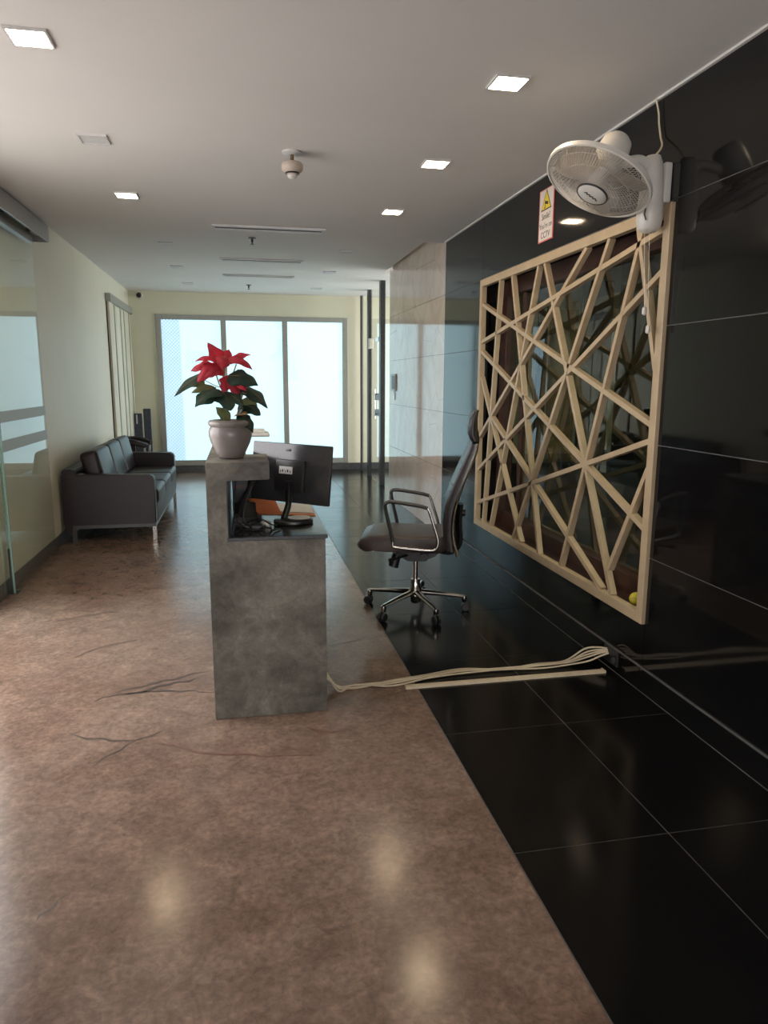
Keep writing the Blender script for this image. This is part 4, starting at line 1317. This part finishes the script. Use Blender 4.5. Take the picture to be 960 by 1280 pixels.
# mechanism
me_ = obj('tilt_mechanism', prism(BM(), [(OX - 0.15, 0.435), (OX + 0.16, 0.435), (OX + 0.14, 0.385), (OX + 0.05, 0.345), (OX - 0.05, 0.345), (OX - 0.12, 0.39)], 'y', OY - 0.075, OY + 0.075, bev=0.006), 'black_plastic', oc, True, 30)
obj('tension_knob', tube(BM(), [(OX - 0.12, OY - 0.03, 0.385), (OX - 0.145, OY - 0.035, 0.30)], [0.030, 0.034], 14), 'black_plastic', me_, True)
obj('height_lever', tube(BM(), [(OX - 0.05, OY - 0.07, 0.385), (OX - 0.12, OY - 0.17, 0.385), (OX - 0.16, OY - 0.20, 0.38)], [0.007, 0.007, 0.013], 8), 'black_plastic', me_, True)
obj('side_knob', tube(BM(), [(OX + 0.06, OY - 0.075, 0.385), (OX + 0.06, OY - 0.125, 0.385)], 0.026, 14), 'black_plastic', me_, True)
# seat: profile swept across with rounded sides
sp = [(-0.335, 0.455), (-0.345, 0.478), (-0.325, 0.515), (-0.27, 0.538), (-0.15, 0.545), (0.0, 0.540), (0.12, 0.540), (0.20, 0.545), (0.215, 0.52), (0.21, 0.45), (0.18, 0.435), (-0.20, 0.44), (-0.27, 0.45), (-0.31, 0.44)]
bm = BM()
secs = [(-0.235, 0.86, 0.012), (-0.225, 0.95, 0.004), (-0.19, 1.0, 0.0), (0.0, 1.0, -0.006), (0.19, 1.0, 0.0), (0.225, 0.95, 0.004), (0.235, 0.86, 0.012)]
rings = []
for (yy, s, dz) in secs:
    rings.append([bm.verts.new((OX - 0.02 + x_ * s, OY + yy, 0.49 + (z_ - 0.49) * s - dz * 0.2)) for x_, z_ in sp])
n = len(sp)
for i in range(len(rings) - 1):
    for k in range(n):
        bm.faces.new((rings[i][k], rings[i][(k + 1) % n], rings[i + 1][(k + 1) % n], rings[i + 1][k]))
bm.faces.new(rings[0])
bm.faces.new(rings[-1][::-1])
obj('seat', bm, 'seat_leather', oc, True, 50)
# backrest
fr = [(1.305, 0.455), (1.285, 0.54), (1.278, 0.64), (1.292, 0.74), (1.335, 0.86), (1.385, 0.98), (1.425, 1.07), (1.445, 1.125)]
th = [0.05, 0.062, 0.066, 0.066, 0.060, 0.054, 0.048, 0.036]
bm = BM()
secs = [(-0.225, 0.0, 0.6), (-0.215, -0.004, 0.9), (-0.17, 0.004, 1.0), (0.0, 0.022, 1.0), (0.17, 0.004, 1.0), (0.215, -0.004, 0.9), (0.225, 0.0, 0.6)]
rings = []
for (yy, dx, s) in secs:
    ring = []
    taper = lambda z_: 1.0 - 0.14 * max(0, (z_ - 0.75) / 0.4)
    for (x_, z_), t in zip(fr, th):
        ring.append(bm.verts.new((x_ + dx + t * (1 - s) * 0.5, OY + yy * taper(z_), z_)))
    for (x_, z_), t in list(zip(fr, th))[::-1]:
        ring.append(bm.verts.new((x_ + dx + t - t * (1 - s) * 0.5, OY + yy * taper(z_), z_ - 0.01)))
    rings.append(ring)
n = len(rings[0])
for i in range(len(rings) - 1):
    for k in range(n):
        bm.faces.new((rings[i][k], rings[i][(k + 1) % n], rings[i + 1][(k + 1) % n], rings[i + 1][k]))
bm.faces.new(rings[0])
bm.faces.new(rings[-1][::-1])
bk_ = obj('backrest', bm, 'black_leather', oc, True, 50)
for zz, xx in ((0.83, 1.322), (0.97, 1.381)):
    obj('stitch_seam', tube(BM(), [(xx + 0.001, OY - 0.205, zz), (xx + 0.010, OY - 0.12, zz), (xx + 0.020, OY, zz), (xx + 0.010, OY + 0.12, zz), (xx + 0.001, OY + 0.205, zz)], 0.005, 6), 'black_plastic', bk_, True)
for s in (-1, 1):
    pts = [(x_ + t * 0.95, OY + s * (0.228 * (1.0 - 0.14 * max(0, (z_ - 0.75) / 0.4))), z_) for (x_, z_), t in zip(fr, th)]
    pts[0] = (1.375, OY + s * 0.225, 0.42)
    obj('back_frame_strip', tube(BM(), smooth_path(pts, 4), 0.011, 8), 'chrome', oc, True)
obj('back_spine', tube(BM(), smooth_path([(OX + 0.12, OY, 0.42), (1.33, OY, 0.40), (1.39, OY, 0.46), (1.385, OY, 0.60), (1.39, OY, 0.72)], 4), 0.03, 8, flat=(1.6, 0.7)), 'black_plastic', oc, True)
obj('lumbar_knob', tube(BM(), [(1.37, OY, 0.66), (1.425, OY, 0.66)], [0.03, 0.02], 12), 'black_plastic', oc, True)
# headrest
hp = [(1.445, 1.128), (1.425, 1.17), (1.420, 1.22), (1.432, 1.275), (1.462, 1.322)]
ht = [0.034, 0.046, 0.050, 0.036, 0.012]
bm = BM()
secs = [(-0.135, 0.004, 0.4), (-0.125, 0.0, 0.85), (0.0, 0.02, 1.0), (0.125, 0.0, 0.85), (0.135, 0.004, 0.4)]
rings = []
for (yy, dx, s) in secs:
    ring = [bm.verts.new((x_ + dx + t * (1 - s) * 0.5, OY + yy, 1.225 + (z_ - 1.225) * (0.9 + 0.1 * s))) for (x_, z_), t in zip(hp, ht)]
    ring += [bm.verts.new((x_ + dx + t - t * (1 - s) * 0.5, OY + yy, 1.225 + (z_ - 1.225) * (0.9 + 0.1 * s))) for (x_, z_), t in list(zip(hp, ht))[::-1]]
    rings.append(ring)
n = len(rings[0])
for i in range(len(rings) - 1):
    for k in range(n):
        bm.faces.new((rings[i][k], rings[i][(k + 1) % n], rings[i + 1][(k + 1) % n], rings[i + 1][k]))
bm.faces.new(rings[0])
bm.faces.new(rings[-1][::-1])
hr = obj('headrest', bm, 'black_leather', oc, True, 60)
obj('headrest_bracket', tube(BM(), smooth_path([(1.48, OY, 1.08), (1.492, OY, 1.13), (1.482, OY, 1.19), (1.475, OY, 1.22)], 4), 0.014, 8, flat=(2.2, 0.8)), 'black_plastic', hr, True)


def arm(yc, dx):
    top = [(0.895, 0.515), (0.882, 0.58), (0.862, 0.66), (0.848, 0.735), (0.853, 0.758), (0.880, 0.766), (0.96, 0.758), (1.06, 0.742), (1.110, 0.728)]
    low = [(1.110, 0.728), (1.124, 0.70), (1.150, 0.62), (1.172, 0.55), (1.178, 0.51), (1.165, 0.475), (1.13, 0.462), (1.0, 0.470), (0.905, 0.480), (0.895, 0.50), (0.895, 0.515)]
    a = obj('armrest', tube(BM(), smooth_path([(x_ + dx, yc, z_) for x_, z_ in top], 4), 0.0135, 10, flat=(1.25, 0.9)), 'arm_grey', oc, True)
    obj('arm_loop', tube(BM(), smooth_path([(x_ + dx, yc, z_) for x_, z_ in low], 4), 0.010, 10), 'chrome', a, True)


arm(OY - 0.248, 0.075)
arm(OY + 0.248, 0.075)
bx('arm_mount', 'black_plastic', oc, 1.03, 1.20, OY - 0.24, OY - 0.16, 0.452, 0.476, bev=0.004)
bx('arm_mount', 'black_plastic', oc, 1.03, 1.20, OY + 0.16, OY + 0.24, 0.452, 0.476, bev=0.004)
oc.rotation_euler = (0, 0, CR)
